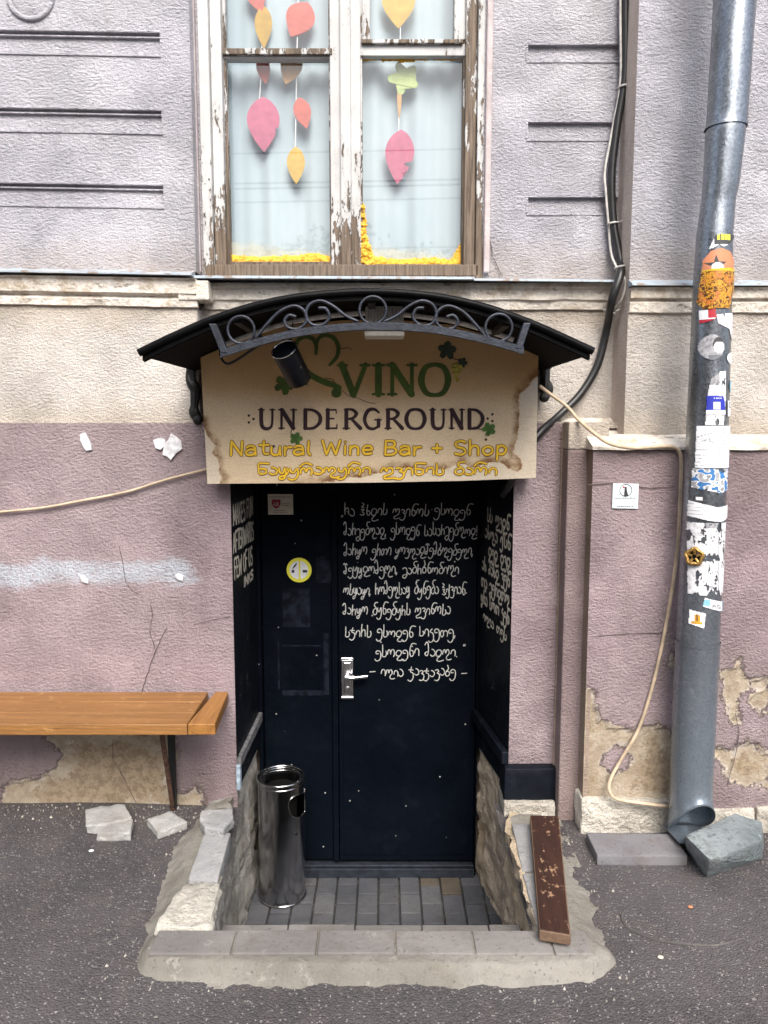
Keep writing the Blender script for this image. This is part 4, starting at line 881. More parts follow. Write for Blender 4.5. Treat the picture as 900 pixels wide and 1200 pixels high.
# curtain and garlands behind the glass
xsl = lines(wx0 - .02, wx1 + .02, .01); V = []; F = []
for z in (2.1, WZT + .02):
    for x in xsl: V.append((x, .250 + .008 * math.sin(x * 31) + .006 * math.sin(x * 73 + 1) + .004 * math.sin(x * 17), z))
n = len(xsl); F = [(i, i + 1, n + i + 1, n + i) for i in range(n - 1)]
tag(new_obj('curtain', V, F, CURT, smooth=True), 'pale blue-white curtain hanging behind the old window glass', 'curtain')
def leaf_poly(c, ln, wd, ang, kind):
    pts = []
    if kind == 'maple':
        for k in range(40):
            t = 2 * math.pi * k / 40; rr = .38 + .66 * abs(math.cos(2.5 * t)) ** 1.1; pts.append((rr * math.sin(t) * wd, rr * math.cos(t) * ln / 2))
    else:
        m = 16
        for k in range(m + 1): t = k / m; pts.append((wd / 2 * math.sin(math.pi * t ** .8) ** .9, ln * (.5 - t)))
        if kind == 'notch': pts[10] = (pts[10][0] * .35, pts[10][1]); pts[13] = (pts[13][0] * .4, pts[13][1])
        for k in range(m - 1, 0, -1): t = k / m; pts.append((-wd / 2 * math.sin(math.pi * t ** .8) ** .9, ln * (.5 - t)))
        if kind == 'notch': pts[-10] = (pts[-10][0] * .45, pts[-10][1])
    ca, sa = math.cos(ang), math.sin(ang)
    return [(c[0] + x * ca - z * sa, c[1] + x * sa + z * ca) for x, z in pts]
def prism(mb, poly, y0, y1, mi=0, curl=0.0):
    n = len(poly); cx_ = sum(p[0] for p in poly) / n
    V = [(x, y0 - curl * abs(x - cx_), z) for x, z in poly] + [(x, y1 - curl * abs(x - cx_), z) for x, z in poly]
    F = [tuple(range(n)), tuple(range(2 * n - 1, n - 1, -1))] + [((i + 1) % n, i, n + i, n + (i + 1) % n) for i in range(n)]
    bm = bmesh.new(); vs = [bm.verts.new(v) for v in V]
    for f in F: bm.faces.new([vs[i] for i in f])
    bmesh.ops.triangulate(bm, faces=bm.faces[:]); bmesh.ops.recalc_face_normals(bm, faces=bm.faces[:]); mb.bm(bm, mi)
YG = .212; mg = m_per_px(YG)
GARL = [('leftmost string of paper leaves behind the left sash, ending in a large pink leaf', [(306, -60), (307, 70), (304, 118)], [(309, 32, 44, 19, .0, 'mustard', 'p'), (309, 82, 30, 15, .15, 'coral', 'p'), (309, 146, 58, 36, .0, 'pink', 'notch'), (300, -6, 40, 22, .3, 'coral', 'p')]),
        ('middle string of paper leaves, coral and yellow, ending in a pointed yellow leaf', [(351, -60), (348, 60), (346, 180)], [(351, 24, 40, 32, -.5, 'coral', 'p'), (341, 80, 36, 24, -.35, 'peach', 'p'), (355, 133, 34, 19, .25, 'coral', 'p'), (347, 194, 40, 20, .0, 'yellow', 'p'), (352, -40, 38, 24, .3, 'yellow', 'p')]),
        ('paper leaf string behind the right sash, with a lime maple leaf and a pink leaf', [(470, -60), (469, 60), (467, 160)], [(467, 6, 48, 36, .0, 'yellow', 'p'), (473, 92, 34, 17, .4, 'lime', 'maple'), (468, 118, 40, 5, .0, 'peach', 'p'), (468, 184, 58, 32, -.08, 'pink', 'notch')])]
for lab, st, lv in GARL:
    p0 = p3(st[0][0], st[0][1], YG); g = thing('paper_leaf_garland', lab, 'garland', (p0[0], YG, WZT - .05), 'garlands of cut paper leaves in the window')
    mb = MB(); mb.tube([(p0[0], YG + .002, WZT - .05)] + [p3(a, b, YG + .002) for a, b in st], .0022, 6); mb.build('string', THREAD, g)
    for (a, b, ln, wd, an, colr, kd) in lv:
        c = pw(a, b, YG); mb = MB(); prism(mb, leaf_poly(c, ln * mg, wd * mg, an, 'maple' if kd == 'maple' else kd), YG - .002, YG - .0008, 0, .12); mb.build('leaf', PMAT[colr], g)

# ------------------------------------------------------------------ canopy
YF = -.66; YBk = .09
top_px = [(163, 409), (200, 391), (250, 369.5), (300, 353.5), (350, 343.5), (400, 338.5), (435, 337.5), (475, 339), (520, 344.5), (570, 356), (620, 373.5), (660, 391), (695, 407)]
T = [pw(a, b, YF) for a, b in top_px]; T = catmull([(x, z, 0) for x, z in T], 4); T = [(p[0], p[1]) for p in T]
can = thing('canopy', 'arched black metal canopy with wrought-iron scrollwork above the sunken door', 'canopy', (-.02, 0, 1.85))
def arc_sheet(T, y0, y1, dz0, dz1, name, mat, inset=0.0):
    n = len(T); V = []; F = []
    for (y, dz) in ((y0, dz0), (y0, dz1), (y1, dz1), (y1, dz0)):
        for i, (x, z) in enumerate(T): V.append((x * (1 - inset) - .02 * inset, y, z + dz))
    for k in range(4):
        a = k * n; b = ((k + 1) % 4) * n
        for i in range(n - 1): F.append((a + i, a + i + 1, b + i + 1, b + i))
    F += [(0, n, 2 * n, 3 * n), (n - 1, 2 * n - 1, 3 * n - 1, 4 * n - 1)]
    bm = bmesh.new(); vs = [bm.verts.new(v) for v in V]
    for f in F: bm.faces.new([vs[i] for i in f])
    bmesh.ops.recalc_face_normals(bm, faces=bm.faces[:]); mb = MB(); mb.bm(bm); return auto_smooth(mb.build(name, mat, can), 40)
arc_sheet(T, YF, YBk, -.008, 0, 'roof_sheet', ROOF)
arc_sheet(T, YF + .015, YBk - .002, -.022, -.0085, 'roof_lining', ROOFU, .01)
mb = MB(); mb.tube([(x, YF - .004, z - .012) for x, z in T], .012, 10); auto_smooth(mb.build('front_gutter', ROOF, can), 60)
arc_sheet(T, YF + .002, YF + .010, -.036, -.012, 'front_fascia', ROOF, .012)
mb = MB(); mb.tube([(x * .986, YF + .010, z - .035) for x, z in T], .005, 8); auto_smooth(mb.build('front_trim', ROOF, can), 60)
# ribs under the sheet and side beams
mb = MB()
for q in (10, 24, 38): x, z = T[q]; MB().box(x - .012, x + .012, YF + .03, YBk, z - .042, z - .022, .002).build('rib', IRON, can)
YS = -.680
bar_px = [(259, 415), (300, 402), (345, 391), (390, 385), (440, 382.5), (490, 384.5), (530, 390), (575, 400), (613, 411)]
BP = [pw(a, b, YS) for a, b in bar_px]; BP = [(p[0], p[1]) for p in catmull([(x, z, 0) for x, z in BP], 4)]
n = len(BP); V = []; F = []
for (y, dz) in ((YS - .012, -.011), (YS - .012, .011), (YS + .012, .011), (YS + .012, -.011)): V += [(x, y, z + dz) for x, z in BP]
for k in range(4):
    a, b = k * n, ((k + 1) % 4) * n
    for i in range(n - 1): F.append((a + i, a + i + 1, b + i + 1, b + i))
F += [(0, n, 2 * n, 3 * n), (n - 1, 2 * n - 1, 3 * n - 1, 4 * n - 1)]
bm = bmesh.new(); vs = [bm.verts.new(v) for v in V]
for f in F: bm.faces.new([vs[i] for i in f])
bmesh.ops.recalc_face_normals(bm, faces=bm.faces[:]); mb = MB(); mb.bm(bm); mb.build('arch_bar', BLUEIRON, can)
for (a, b) in (((264, 414), (250, 380)), ((607, 409), (617, 379))):
    mb = MB(); pa, pb = p3(*a, YS), p3(*b, YS); dx = .011
    mb.hexa([(pa[0] - dx, YS - .014, pa[2]), (pa[0] + dx, YS - .014, pa[2]), (pa[0] + dx, YS + .014, pa[2]), (pa[0] - dx, YS + .014, pa[2]), (pb[0] - dx, YS - .014, pb[2]), (pb[0] + dx, YS - .014, pb[2]), (pb[0] + dx, YS + .014, pb[2]), (pb[0] - dx, YS + .014, pb[2])], .002); mb.build('end_post', BLUEIRON, can)
S1 = [(299, 397), (312, 381), (328, 365), (345, 358.5), (357, 365), (359, 377), (350, 385), (338, 384), (333.5, 376), (339, 369.5), (347, 371.5)]
S2 = [(420, 377), (405, 370), (391, 359), (376, 352.5), (363, 357), (358.5, 369), (365, 380), (378, 380.5), (386, 372), (382, 362), (373, 361)]
def scroll(path, name='scroll'):
    P = catmull([p3(a, b, YS - .002) for a, b in path], 6); mb = MB(); mb.tube(P, .0052, 8); mb.build(name, BLUEIRON, can, smooth=True)
for s in (S1, S2): scroll(s); scroll([(870 - a, b) for a, b in s])
for (a, b) in ((282.5, 386.5), (437, 363.5), (584.5, 384)):
    c = p3(a, b, YS - .002); rr = 15.2 * m_per_px(YS); mb = MB(); mb.tube([(c[0] + rr * math.cos(2 * math.pi * k / 32), YS - .002, c[2] + rr * math.sin(2 * math.pi * k / 32)) for k in range(32)], .0045, 8, closed=True); mb.build('ring', BLUEIRON, can, smooth=True)
# diagonal arms and wavy wall brackets
def bracket(px0, px1, ya, yb, sx):
    mb = MB(); Yb = .03; x0, z0 = pw(px0, ya, Yb); x1, z1 = pw(px1, yb, Yb)
    zs_ = np.linspace(z1, z0, 26); P = [(x0 + (x1 - x0) * (z0 - z) / (z0 - z1) + sx * .012 * math.sin((z - z1) * 46), Yb - .02, z) for z in zs_]; mb.tube(P, [.016 + .006 * math.sin((z - z1) * 60) for z in zs_], 8)
    mb.box((x0 + x1) / 2 - .010, (x0 + x1) / 2 + .010, -.005, Yb + .07, z1 + .02, z0 + .02, .003); mb.sphere((x1, Yb - .03, z1), .02, 0, 10, 8)
    mb.tube([((x0 + x1) / 2, .02, z0 - .02), ((x0 + x1) / 2, -.10, z0 + .0)], .010, 8)
    mb.build('wall_bracket', IRON, can)
bracket(222, 234, 418, 492, -1); bracket(643, 636, 418, 466, 1)

# ------------------------------------------------------------------ sign
sg = thing('shop_sign', 'stained burlap wine bar sign under the arched canopy over the door', 'sign', (0, -.1, 1.38))
YT, YBm = -.22, -.13
tp = [(235, 419), (262, 407), (300, 391), (350, 380), (400, 375.5), (440, 374.5), (480, 376), (530, 381), (600, 401), (631, 413)]
bp = [(243, 567), (300, 566.5), (440, 565.5), (540, 563.5), (628, 560)]
def interp(L, x): return float(np.interp(x, [p[0] for p in L], [p[1] for p in L]))
nu, nv = 120, 66; V = []; PXG = []
for j in range(nv + 1):
    for i in range(nu + 1):
        u = i / nu; v = j / nv
        xt = 235 + (631 - 235) * u; xb3 = 243 + (628 - 243) * u
        yt = interp(tp, xt); yb_ = interp(bp, xb3); px = xt + (xb3 - xt) * v; py = yt + (yb_ - yt) * v
        Yv = YT + (YBm - YT) * v; x, z = pw(px, py, Yv); sag = .006 * math.sin(math.pi * u) * math.sin(math.pi * v) + .004 * mnoise.noise(Vector((u * 5, v * 3, 1))); V.append((x, Yv + sag, z)); PXG.append((px, py))
F = []
for j in range(nv):
    for i in range(nu): k = j * (nu + 1) + i; F.append((k + nu + 1, k + nu + 2, k + 1, k))
PXG = np.array(PXG); gx, gy = PXG[:, 0], PXG[:, 1]; k = 1 / 305.
bl = np.maximum(sdf([(640, 430), (624, 446), (612, 458), (607, 474), (609, 498), (603, 518), (600, 530), (611, 538), (612, 550), (602, 552), (588, 541), (572, 540), (556, 546), (540, 541), (518, 549), (490, 550), (462, 546), (446, 553), (424, 557), (400, 562), (330, 572), (640, 580)], gx, gy), sdf([(228, 486), (239, 494), (243, 508), (251, 522), (249, 530), (256, 538), (255, 552), (261, 560), (256, 575), (228, 575)], gx, gy)) * k
stain_shade = (468 - gy) / 420.; stain_shade += .06 * np.sin(gx * .02); pale = (gy - 470) / 300.
at = {'bleach': np.clip(bl, -.3, .3), 'stain_shade': np.clip(stain_shade, -.3, .3), 'pale': np.clip(pale, -.3, .3)}
n0 = len(V); VV = list(V); edge = [i for i in range(nu + 1)] + [j * (nu + 1) + nu for j in range(1, nv + 1)] + [nv * (nu + 1) + i for i in range(nu - 1, -1, -1)] + [j * (nu + 1) for j in range(nv - 1, 0, -1)]
for e in edge: x, y, z = V[e]; VV.append((x, y + .10, z)); 
for q in range(len(edge)): a, b = edge[q], edge[(q + 1) % len(edge)]; F.append((a, b, n0 + (q + 1) % len(edge), n0 + q))
for kk in at: at[kk] = np.concatenate([at[kk], at[kk][edge]])
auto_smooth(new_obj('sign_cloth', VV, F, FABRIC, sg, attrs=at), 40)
mb = MB(); tps = [(263, 404), (290, 393.5), (317, 384), (350, 375.5), (385, 370), (420, 367), (440, 366.5), (470, 368), (500, 371.5), (530, 376), (570, 387), (602, 398)]
P = catmull([p3(a, b, -.38) for a, b in tps], 5)
mb.tube(P, .0095, 6, flat=.6); mb.build('inner_trim', plain('white_edge_strip', (.70, .68, .62), .6, 0, .25, 40), can, smooth=True)
def sign_pt(px, py, h):
    v = np.clip((py - interp(tp, px)) / max(1, interp(bp, px) - interp(tp, px)), 0, 1); Y = YT + (YBm - YT) * v; u = (px - 235) / 396
    sag = .006 * math.sin(math.pi * min(1, max(0, u))) * math.sin(math.pi * v) + .004 * mnoise.noise(Vector((u * 5, v * 3, 1)))
    x, z = pw(px, py, Y); return (x, Y + sag - .0016 - h, z)
fs = lambda a, b, h: sign_pt(a, -b, h)       # strokes are laid out in photo pixels, y up
def sstroke(mb, pts, hw, lift=.0004, smooth=True):
    P = [(a, -b) for a, b in pts]; P = catmull(P, 6) if smooth and len(P) > 2 else [tuple(np.array(P[0]) + (np.array(P[-1]) - np.array(P[0])) * t) for t in np.linspace(0, 1, 5)] if len(P) == 2 else P
    if hasattr(hw, '__len__'): hw = np.interp(np.linspace(0, 1, len(P)), np.linspace(0, 1, len(hw)), hw)
    ribbon(mb, P, hw, fs, lift)
SER = {'V': [(2.6, [(.1, 1), (.5, 0)]), (1.8, [(.9, 1), (.52, .02)]), (.9, [(-.04, .97), (.28, .97)]), (.9, [(.72, .97), (1.04, .97)])],
 'I': [(2.6, [(.5, .02), (.5, .98)]), (.9, [(.05, .97), (.95, .97)]), (.9, [(.05, .03), (.95, .03)])],
 'N': [(1.5, [(.14, 0), (.14, .98)]), (2.6, [(.14, .98), (.84, .02)]), (1.5, [(.84, .02), (.84, 1)]), (.9, [(-.04, .97), (.2, .97)]), (.9, [(-.02, .03), (.3, .03)]), (.9, [(.68, .97), (1.02, .97)])],
 'O': [((1.5, 2.6, 1.5, 2.6, 1.5), [(.5, 1.0), (.2, .9), (.05, .5), (.2, .1), (.5, .0), (.8, .1), (.95, .5), (.8, .9), (.5, 1.0)])],
 'U': [((2.4, 2.4, 2, 1.4, 1.4), [(.16, 1), (.16, .4), (.24, .1), (.5, .0), (.76, .1), (.84, .4), (.84, 1)]), (.9, [(-.02, .97), (.34, .97)]), (.9, [(.68, .97), (1.0, .97)])],
 'D': [(2.4, [(.16, .02), (.16, .98)]), ((1.3, 2.4, 1.3), [(.1, .98), (.55, .95), (.88, .7), (.9, .35), (.6, .05), (.1, .02)]), ],
 'E': [(2.4, [(.2, .02), (.2, .98)]), (1.0, [(.05, .97), (.85, .97)]), (1.0, [(.2, .52), (.68, .52)]), (1.0, [(.05, .03), (.9, .03)]), (.8, [(.85, .97), (.87, .8)]), (.8, [(.9, .03), (.93, .22)])],
 'R': [(2.4, [(.18, .02), (.18, .98)]), ((1.2, 2.2, 1.2), [(.08, .98), (.5, .98), (.74, .78), (.55, .55), (.2, .5)]), ((1.6, 2.4), [(.48, .5), (.98, .02)]), (.9, [(.0, .03), (.36, .03)])],
 'G': [((1.1, 2.4, 2.0, 1.4), [(.86, .82), (.6, 1.0), (.25, .92), (.06, .5), (.22, .1), (.55, .0), (.86, .14)]), (2.2, [(.84, .12), (.84, .45)]), (.9, [(.62, .46), (1.0, .46)])]}
def serif_word(word, spans, ytop, ybot, sc, mat, name, wmul=1.0):
    mb = MB()
    for c, (a, b) in zip(word, spans):
        for q, (hw, st) in enumerate(SER[c]):
            P = [(a + (b - a) * x, ybot + (ytop - ybot) * y) for x, y in st]
            hh = [v * sc for v in hw] if isinstance(hw, tuple) else hw * sc
            sstroke(mb, P, hh, .0004 + q * .00018, len(P) > 2)
    mb.build(name, mat, sg)
serif_word('VINO', [(397, 432), (436, 451), (455, 488), (492, 527)], 427, 463, 1.55, INK_G, 'lettering')
us = [(303, 322), (327, 347), (354, 377), (381, 396), (402, 423), (426, 447), (451, 472), (475, 499), (504, 523), (527, 544), (547, 567)]
serif_word('UNDERGROUND', us, 479.5, 502.5, .98, INK_P, 'lettering')
for (a, b) in ((291.5, 487), (291.5, 495), (297, 491), (571.5, 490.5), (577, 485.5), (577, 493.5), (569.5, 515), (321, 523)):
    c = sign_pt(a, b, .0008); MB().disc(c, (1, 0, 0), (0, 0, 1), 1.5 * m_per_px(-.16), 12).build('dot', INK_D, sg)
def sign_text(text, table, x0, x1, base, xh, hw, hw2, name):
    for wd_, a0, a1 in words(text, table, x0, x1):
        mb, mb2 = MB(), MB()
        write(wd_, table, a0, a1, hw, xh, lambda x, y, h: sign_pt(x, base - y, h), .0012, .02, .05, (mb, mb2), hw2)
        lab = mb.build(name, INK_Y, sg); mb2.build('lettering_outline', INK_B, lab)
sign_text('Natural Wine Bar + Shop', LAT, 269, 596, 533.0, 16.5, 1.25, 2.1, 'lettering')
GEO2 = dict(GEO); GEO2['რ'] = (.95, [[(.0, 1.2), (.35, 1.75), (.8, 1.5)], [(.05, .15), (.1, .8), (.3, .95), (.42, .45), (.52, .92), (.74, .92), (.82, .4), (.74, .0)]])
GEO2['ნ'] = (.8, [[(.8, 1.6), (.15, 1.62), (.12, .9), (.15, .2), (.35, .0), (.6, .2), (.58, .7), (.18, .85)]]); GEO2['ბ'] = GEO['ბ']
sign_text('ნატურალური ღვინის ბარი', GEO2, 301, 583, 556.0, 8.0, 1.0, 1.7, 'lettering')
# vine emblem
def em(L): return [(300 + a / 5.625, 380 + b / 5.625) for a, b in L]
mb = MB(); sstroke(mb, em([(395, 195), (396, 140), (375, 98), (325, 82), (275, 110), (256, 180), (280, 258), (340, 318), (420, 368), (500, 398), (552, 418)]), (1.8, 2.3, 2.5, 2.3, 2.4, 2.7, 3.5, 3.5, 2.8), .0004)
sstroke(mb, em([(396, 140), (415, 92), (460, 72), (515, 95), (542, 150), (532, 215), (485, 268)]), (1.6, 2.2, 2.5, 2.4, 1.8), .0007)
c = sign_pt(*em([(530, 450)])[0], .0012); mb.disc(c, (1, 0, 0), (0, 0, 1), 5.8 * m_per_px(-.2), 24); mb.build('vine_emblem', INK_G, sg)
def leafshape(cx, cy, r, rot, mat, name='vine_leaf', lobes=5):
    pts = []
    for k in range(60):
        t = 2 * math.pi * k / 60; f = .58 + .34 * abs(math.cos(lobes / 2 * t)) ** .9 + .05 * math.cos(19 * t) - .14 * (abs(t - math.pi) < .25); pts.append((cx + r * f * math.sin(t + rot), cy - r * f * math.cos(t + rot)))
    c = sign_pt(cx, cy, .0022); V = [c] + [sign_pt(a, b, .0012) for a, b in pts]; F = [(0, 1 + (k + 1) % 60, 1 + k) for k in range(60)]; new_obj(name, V, F, mat, sg)
leafshape(333, 451, 13, .5, INK_G); leafshape(356, 446, 7, 1.2, INK_G); leafshape(524, 411, 12, .1, LEAFD); leafshape(542, 425, 6.5, .4, LEAFD); leafshape(573, 503, 9, .9, LEAFG); leafshape(347, 514, 8.5, .3, LEAFG)
mb = MB(); sstroke(mb, em([(430, 385), (455, 360), (500, 360), (520, 385)]), .35); sstroke(mb, em([(560, 430), (610, 470), (650, 480), (690, 495), (740, 515), (785, 522)]), .3); sstroke(mb, em([(540, 165), (575, 160), (610, 155), (632, 168)]), .35); sstroke(mb, [(342, 503), (341, 508), (346, 510)], .5); sstroke(mb, [(556, 500), (562, 503), (568, 502)], .5); sstroke(mb, [(527, 419), (534, 421), (540, 423)], .5); mb.build('tendrils', INK_D, sg)
mb = MB()
for (a, b) in ((532, 428), (536, 427), (540, 429), (531, 432), (535, 432), (539, 433), (533, 437), (537, 437), (534, 442), (536, 445)):
    c = sign_pt(a, b, .001); mb.sphere(c, 2.3 * m_per_px(-.2), 0, 10, 7, (1, .35, 1))
mb.build('grape_bunch', GRAPE, sg, smooth=True)

# ------------------------------------------------------------------ lamps under the canopy
YFl = -.52; fl = thing('floodlight', 'pale ribbed bulkhead lamp under the middle of the arched canopy', 'lamp', p3(450, 360, YFl))
mb = MB(); mb.box(xpx(428, 375, YFl), xpx(473, 375, YFl), YFl, YFl + .10, zpx(387, YFl), zpx(358, YFl), .008); auto_smooth(mb.build('lamp_body', LAMPW, fl), 40)
mb = MB()
for k in range(11): a = 431 + k * 4.0; mb.box(xpx(a, 375, YFl), xpx(a + 2.0, 375, YFl), YFl - .006, YFl + .002, zpx(383, YFl), zpx(362, YFl), .0015)
mb.build('diffuser_ribs', plain('grey_lamp_glass', (.42, .41, .38), .25, 0, .2, 60), fl)
mb = MB(); mb.box(xpx(427, 390, YFl), xpx(474, 390, YFl), YFl - .01, YFl + .10, zpx(394, YFl), zpx(388, YFl), .004); mb.build('lamp_base', LAMPW, fl)
mb = MB(); mb.tube([p3(450, 365, YFl + .09), (xpx(450, 365, YFl + .09), YFl + .09, 1.975)], .008, 8); mb.build('lamp_stem', IRON, fl)
YSp = -.42; sp = thing('spotlight', 'black cylinder spotlight hanging beneath the canopy in front of the vine emblem', 'lamp', p3(340, 400, YSp))
a = Vector(p3(333, 410, YSp - .06)); b = Vector(p3(351, 445, YSp + .03)); ax = (b - a).normalized(); r_ = 14.6 * m_per_px(YSp)
mb = MB(); L = (b - a).length
mb.tube([a, a + ax * .004, a + ax * L * .5, b - ax * .003, b], [r_, r_ * 1.02, r_, r_, r_ * .96], 24); auto_smooth(mb.build('lamp_body', plain('navy_black_metal', (.007, .009, .014), .35, .1, .2, 20, 0, 120, .25), sp), 40)
sdv = ax.cross(Vector((0, 1, 0))).normalized(); up = sdv.cross(ax).normalized()
mb = MB(); mb.tube([a - ax * .002 + (sdv * math.cos(t_) + up * math.sin(t_)) * r_ for t_ in np.linspace(0, 2 * math.pi, 28)[:-1]], .0022, 6, closed=True); mb.build('rim', STEEL, sp)
mb = MB(); mb.sphere(a + ax * L * .62 - Vector((0, 1, 0)) * r_ * .8 - sdv * .3 * r_ * -1, .016, 0, 12, 8, (1.2, .5, .9)); mb.build('swivel_knob', plain('grey_metal', (.22, .22, .22), .35, .7), sp, smooth=True)
mb = MB(); q = a + ax * L * .68 - up * 0 + sdv * -.55 * r_; mb.sphere((q.x if q.x > a.x else q.x, q.y - r_ * .85, q.z), .005, 0, 8, 6); mb.build('screw', STEEL, sp, smooth=True)
top = p3(343, 385, YSp + .04); mb = MB(); mb.tube(catmull([tuple(a + ax * L * .35 + Vector((0, .02, 0))), p3(340, 398, YSp + .03), top, (top[0], top[1], top[2] + .06)]), .006, 8); mb.build('lamp_stem', STEEL, sp, smooth=True)
mb = MB(); mb.tube(catmull([p3(298, 408, -.45), p3(272, 425, -.44), p3(262, 424, -.43), p3(258, 412, -.40), p3(262, 400, -.3)]), .0045, 6); mb.tube(catmull([p3(298, 408, -.45), p3(318, 398, -.43), p3(342, 386, -.38)]), .0045, 6); mb.build('lamp_cable', CABLEK, sp, smooth=True)

# ------------------------------------------------------------------ cables
def cable(name, label, pts, r, mat, cat='cable'):
    mb = MB(); mb.tube(catmull(pts, 8), r, 8); return tag(mb.build(name, mat, smooth=True), label, cat)
kp = [(733, -250, .06), (733, -60, .06), (733, 0, .06), (733, 60, .06), (731, 100, .06), (723, 150, .06), (717, 205, .06), (719, 260, .055), (727, 305, .03), (727, 322, -.03), (717, 352, -.03), (711, 385, .06), (700, 428, .07), (680, 462, .06), (655, 487, .03), (632, 508, -.03), (612, 535, -.05), (598, 566, -.03), (590, 580, .04)]
ck = cable('power_cable', 'thick black cable running down the wall and behind the sign', [p3(a, b, y) for a, b, y in kp], .0155, CABLEK)
mb = MB(); mb.tube(catmull([p3(a, b, y) for a, b, y in [(728, -250, .06), (727, 0, .06), (727, 95, .06), (718, 150, .065), (709, 200, .065), (710, 225, .065), (713, 262, .06), (716, 295, .06), (722, 312, .0), (733, 330, -.03), (728, 352, -.02), (716, 366, .05)]], 8), .005, 6); tag(mb.build('thin_cable', CABLEW, smooth=True), 'thin white cable tied along the thick black one', 'cable')
for (a, b, y, ang) in ((731, 102, .06, .1), (718.5, 262, .055, .1), (727, 313, .0, .2), (714, 366, .02, -.4)):
    c = Vector(p3(a, b, y)); mb = MB(); mb.tube([c + Vector((math.cos(t_) * .021, math.sin(t_) * .020, math.cos(t_) * .021 * ang)) for t_ in np.linspace(0, 2 * math.pi, 20)[:-1]], .0042, 6, closed=True); mb.tube([c + Vector((.018, -.012, .0)), c + Vector((.034, -.022, .008))], .0028, 6); mb.build('cable_tie', CABLEW, ck, smooth=True)
cable('beige_cable', 'beige cable strung along the left purple wall above the bench', [p3(a, b, -.014) for a, b in ((-160, 612), (-60, 606), (0, 600), (50, 595), (100, 586), (150, 576), (195, 562), (242, 550), (262, 545))], .0052, CABLET)
YRc = YB - .014
cable('beige_cable', 'beige cable looping beside the drainpipe down to the ground', [p3(632, 452, -.08), p3(645, 462, -.07), p3(664, 476, -.08), p3(678, 492, -.11), p3(694, 506, YRc - .02), p3(715, 520, YRc - .03), p3(745, 525, YRc - .02), p3(778, 523, YRc - .01), p3(793, 526, YRc), p3(798, 540, YRc), p3(797, 580, YRc), p3(794, 640, YRc), p3(786, 700, YRc), p3(775, 760, YRc), p3(763, 810, YRc), p3(748, 855, YRc), p3(728, 890, YRc), p3(716, 912, YRc - .01), p3(714, 926, YRc - .03), p3(722, 936, YRc - .035), p3(750, 941, YRc - .035), p3(790, 946, YRc - .035), p3(815, 950, YRc - .03)], .0068, CABLET)

# ------------------------------------------------------------------ drainpipe
YP = -.315
PP = [(868, -220, 23), (862, -30, 23), (861, 0, 23), (851.5, 146, 22), (850.5, 150, 22.5), (845, 215, 20.5), (841, 240, 19), (837.5, 275, 20.2), (835, 330, 21.5), (829, 500, 23.2), (825, 600, 23.4), (818, 740, 24), (813, 850, 23.6), (809, 940, 22.8)]
py_ = [p[1] for p in PP]; pcx = [p[0] for p in PP]; prr = [p[2] for p in PP]
def pipe_c(py):
    cx = float(np.interp(py, py_, pcx)); rp = float(np.interp(py, py_, prr)); c = Vector(p3(cx, py, YP)); t_ = (YP + CAM_D) / ray(cx, py)[1]; return c, rp * t_ / FPX * .985, cx, rp
def pipe_pt(px, py, off=.001):
    c, r, cx, rp = pipe_c(py); s = max(-.985, min(.985, (px - cx) / rp)); return (c.x + (r + off) * s, c.y - (r + off) * math.sqrt(1 - s * s), c.z)
base = pipe_c(940)[0]
dp = thing('drainpipe', 'dented galvanised drainpipe covered in torn stickers on the right wall', 'drainpipe', (base.x, YP, .02))
def pipe_seg(name, ya, yb, dr=0.0, n=28, seams=True):
    V = []; F = []; yy = np.linspace(ya, yb, max(3, int(abs(yb - ya) / 6)))
    for y in yy:
        c, r, _, _ = pipe_c(y)
        for k in range(n):
            t_ = 2 * math.pi * k / n; rr = r + dr + .0012 * mnoise.noise(Vector((math.cos(t_) * 2, y * .03, math.sin(t_) * 2))); V.append((c.x + rr * math.sin(t_), c.y - rr * math.cos(t_), c.z))
    for i in range(len(yy) - 1):
        for k in range(n): F.append((i * n + k, (i + 1) * n + k, (i + 1) * n + (k + 1) % n, i * n + (k + 1) % n))
    return new_obj(name, V, F, ZINC, dp, smooth=True)
pipe_seg('pipe_section', -220, 150, .0025); pipe_seg('pipe_section', 147, 242, .0); pipe_seg('pipe_section', 238, 755, .0012); pipe_seg('pipe_section', 750, 905, .003)
def band(y, w, dr=.004):
    return pipe_seg('pipe_joint', y - w, y + w, dr)
band(149, 2.0); band(752, 1.6, .005)
# outlet: the bottom mouth cut upward at the front
V = []; F = []; n = 48; rows = 14; c0, r0_, _, _ = pipe_c(900); c1, r1_, _, _ = pipe_c(950); zt0 = c0.z
for i in range(rows + 1):
    for k in range(n):
        t_ = 2 * math.pi * k / n; ff = (1 + math.cos(t_ - .1)) / 2; zb_ = .052 + .165 * ff ** 1.7; q = i / rows; z = zt0 + (zb_ - zt0) * q
        rr = r0_ + .002 + .008 * q ** 5; m_ = (zt0 - z) / (zt0 - c1.z) if zt0 != c1.z else 0; cx2 = c0.x + (c1.x - c0.x) * m_
        V.append((cx2 + rr * math.sin(t_), YP - rr * math.cos(t_) - .012 * q ** 4, z))
for i in range(rows):
    for k in range(n): F.append((i * n + k, (i + 1) * n + k, (i + 1) * n + (k + 1) % n, i * n + (k + 1) % n))
o = new_obj('outlet', V, F, ZINC, dp, smooth=True); sm = o.modifiers.new('thickness', 'SOLIDIFY'); sm.thickness = .0025
mb = MB(); mb.disc((c0.x, YP, zt0 - .02), (1, 0, 0), (0, 1, 0), r0_ * .99, 28); mb.build('pipe_dark_disc', BINK, dp)  # black disc standing for the shade up inside the pipe
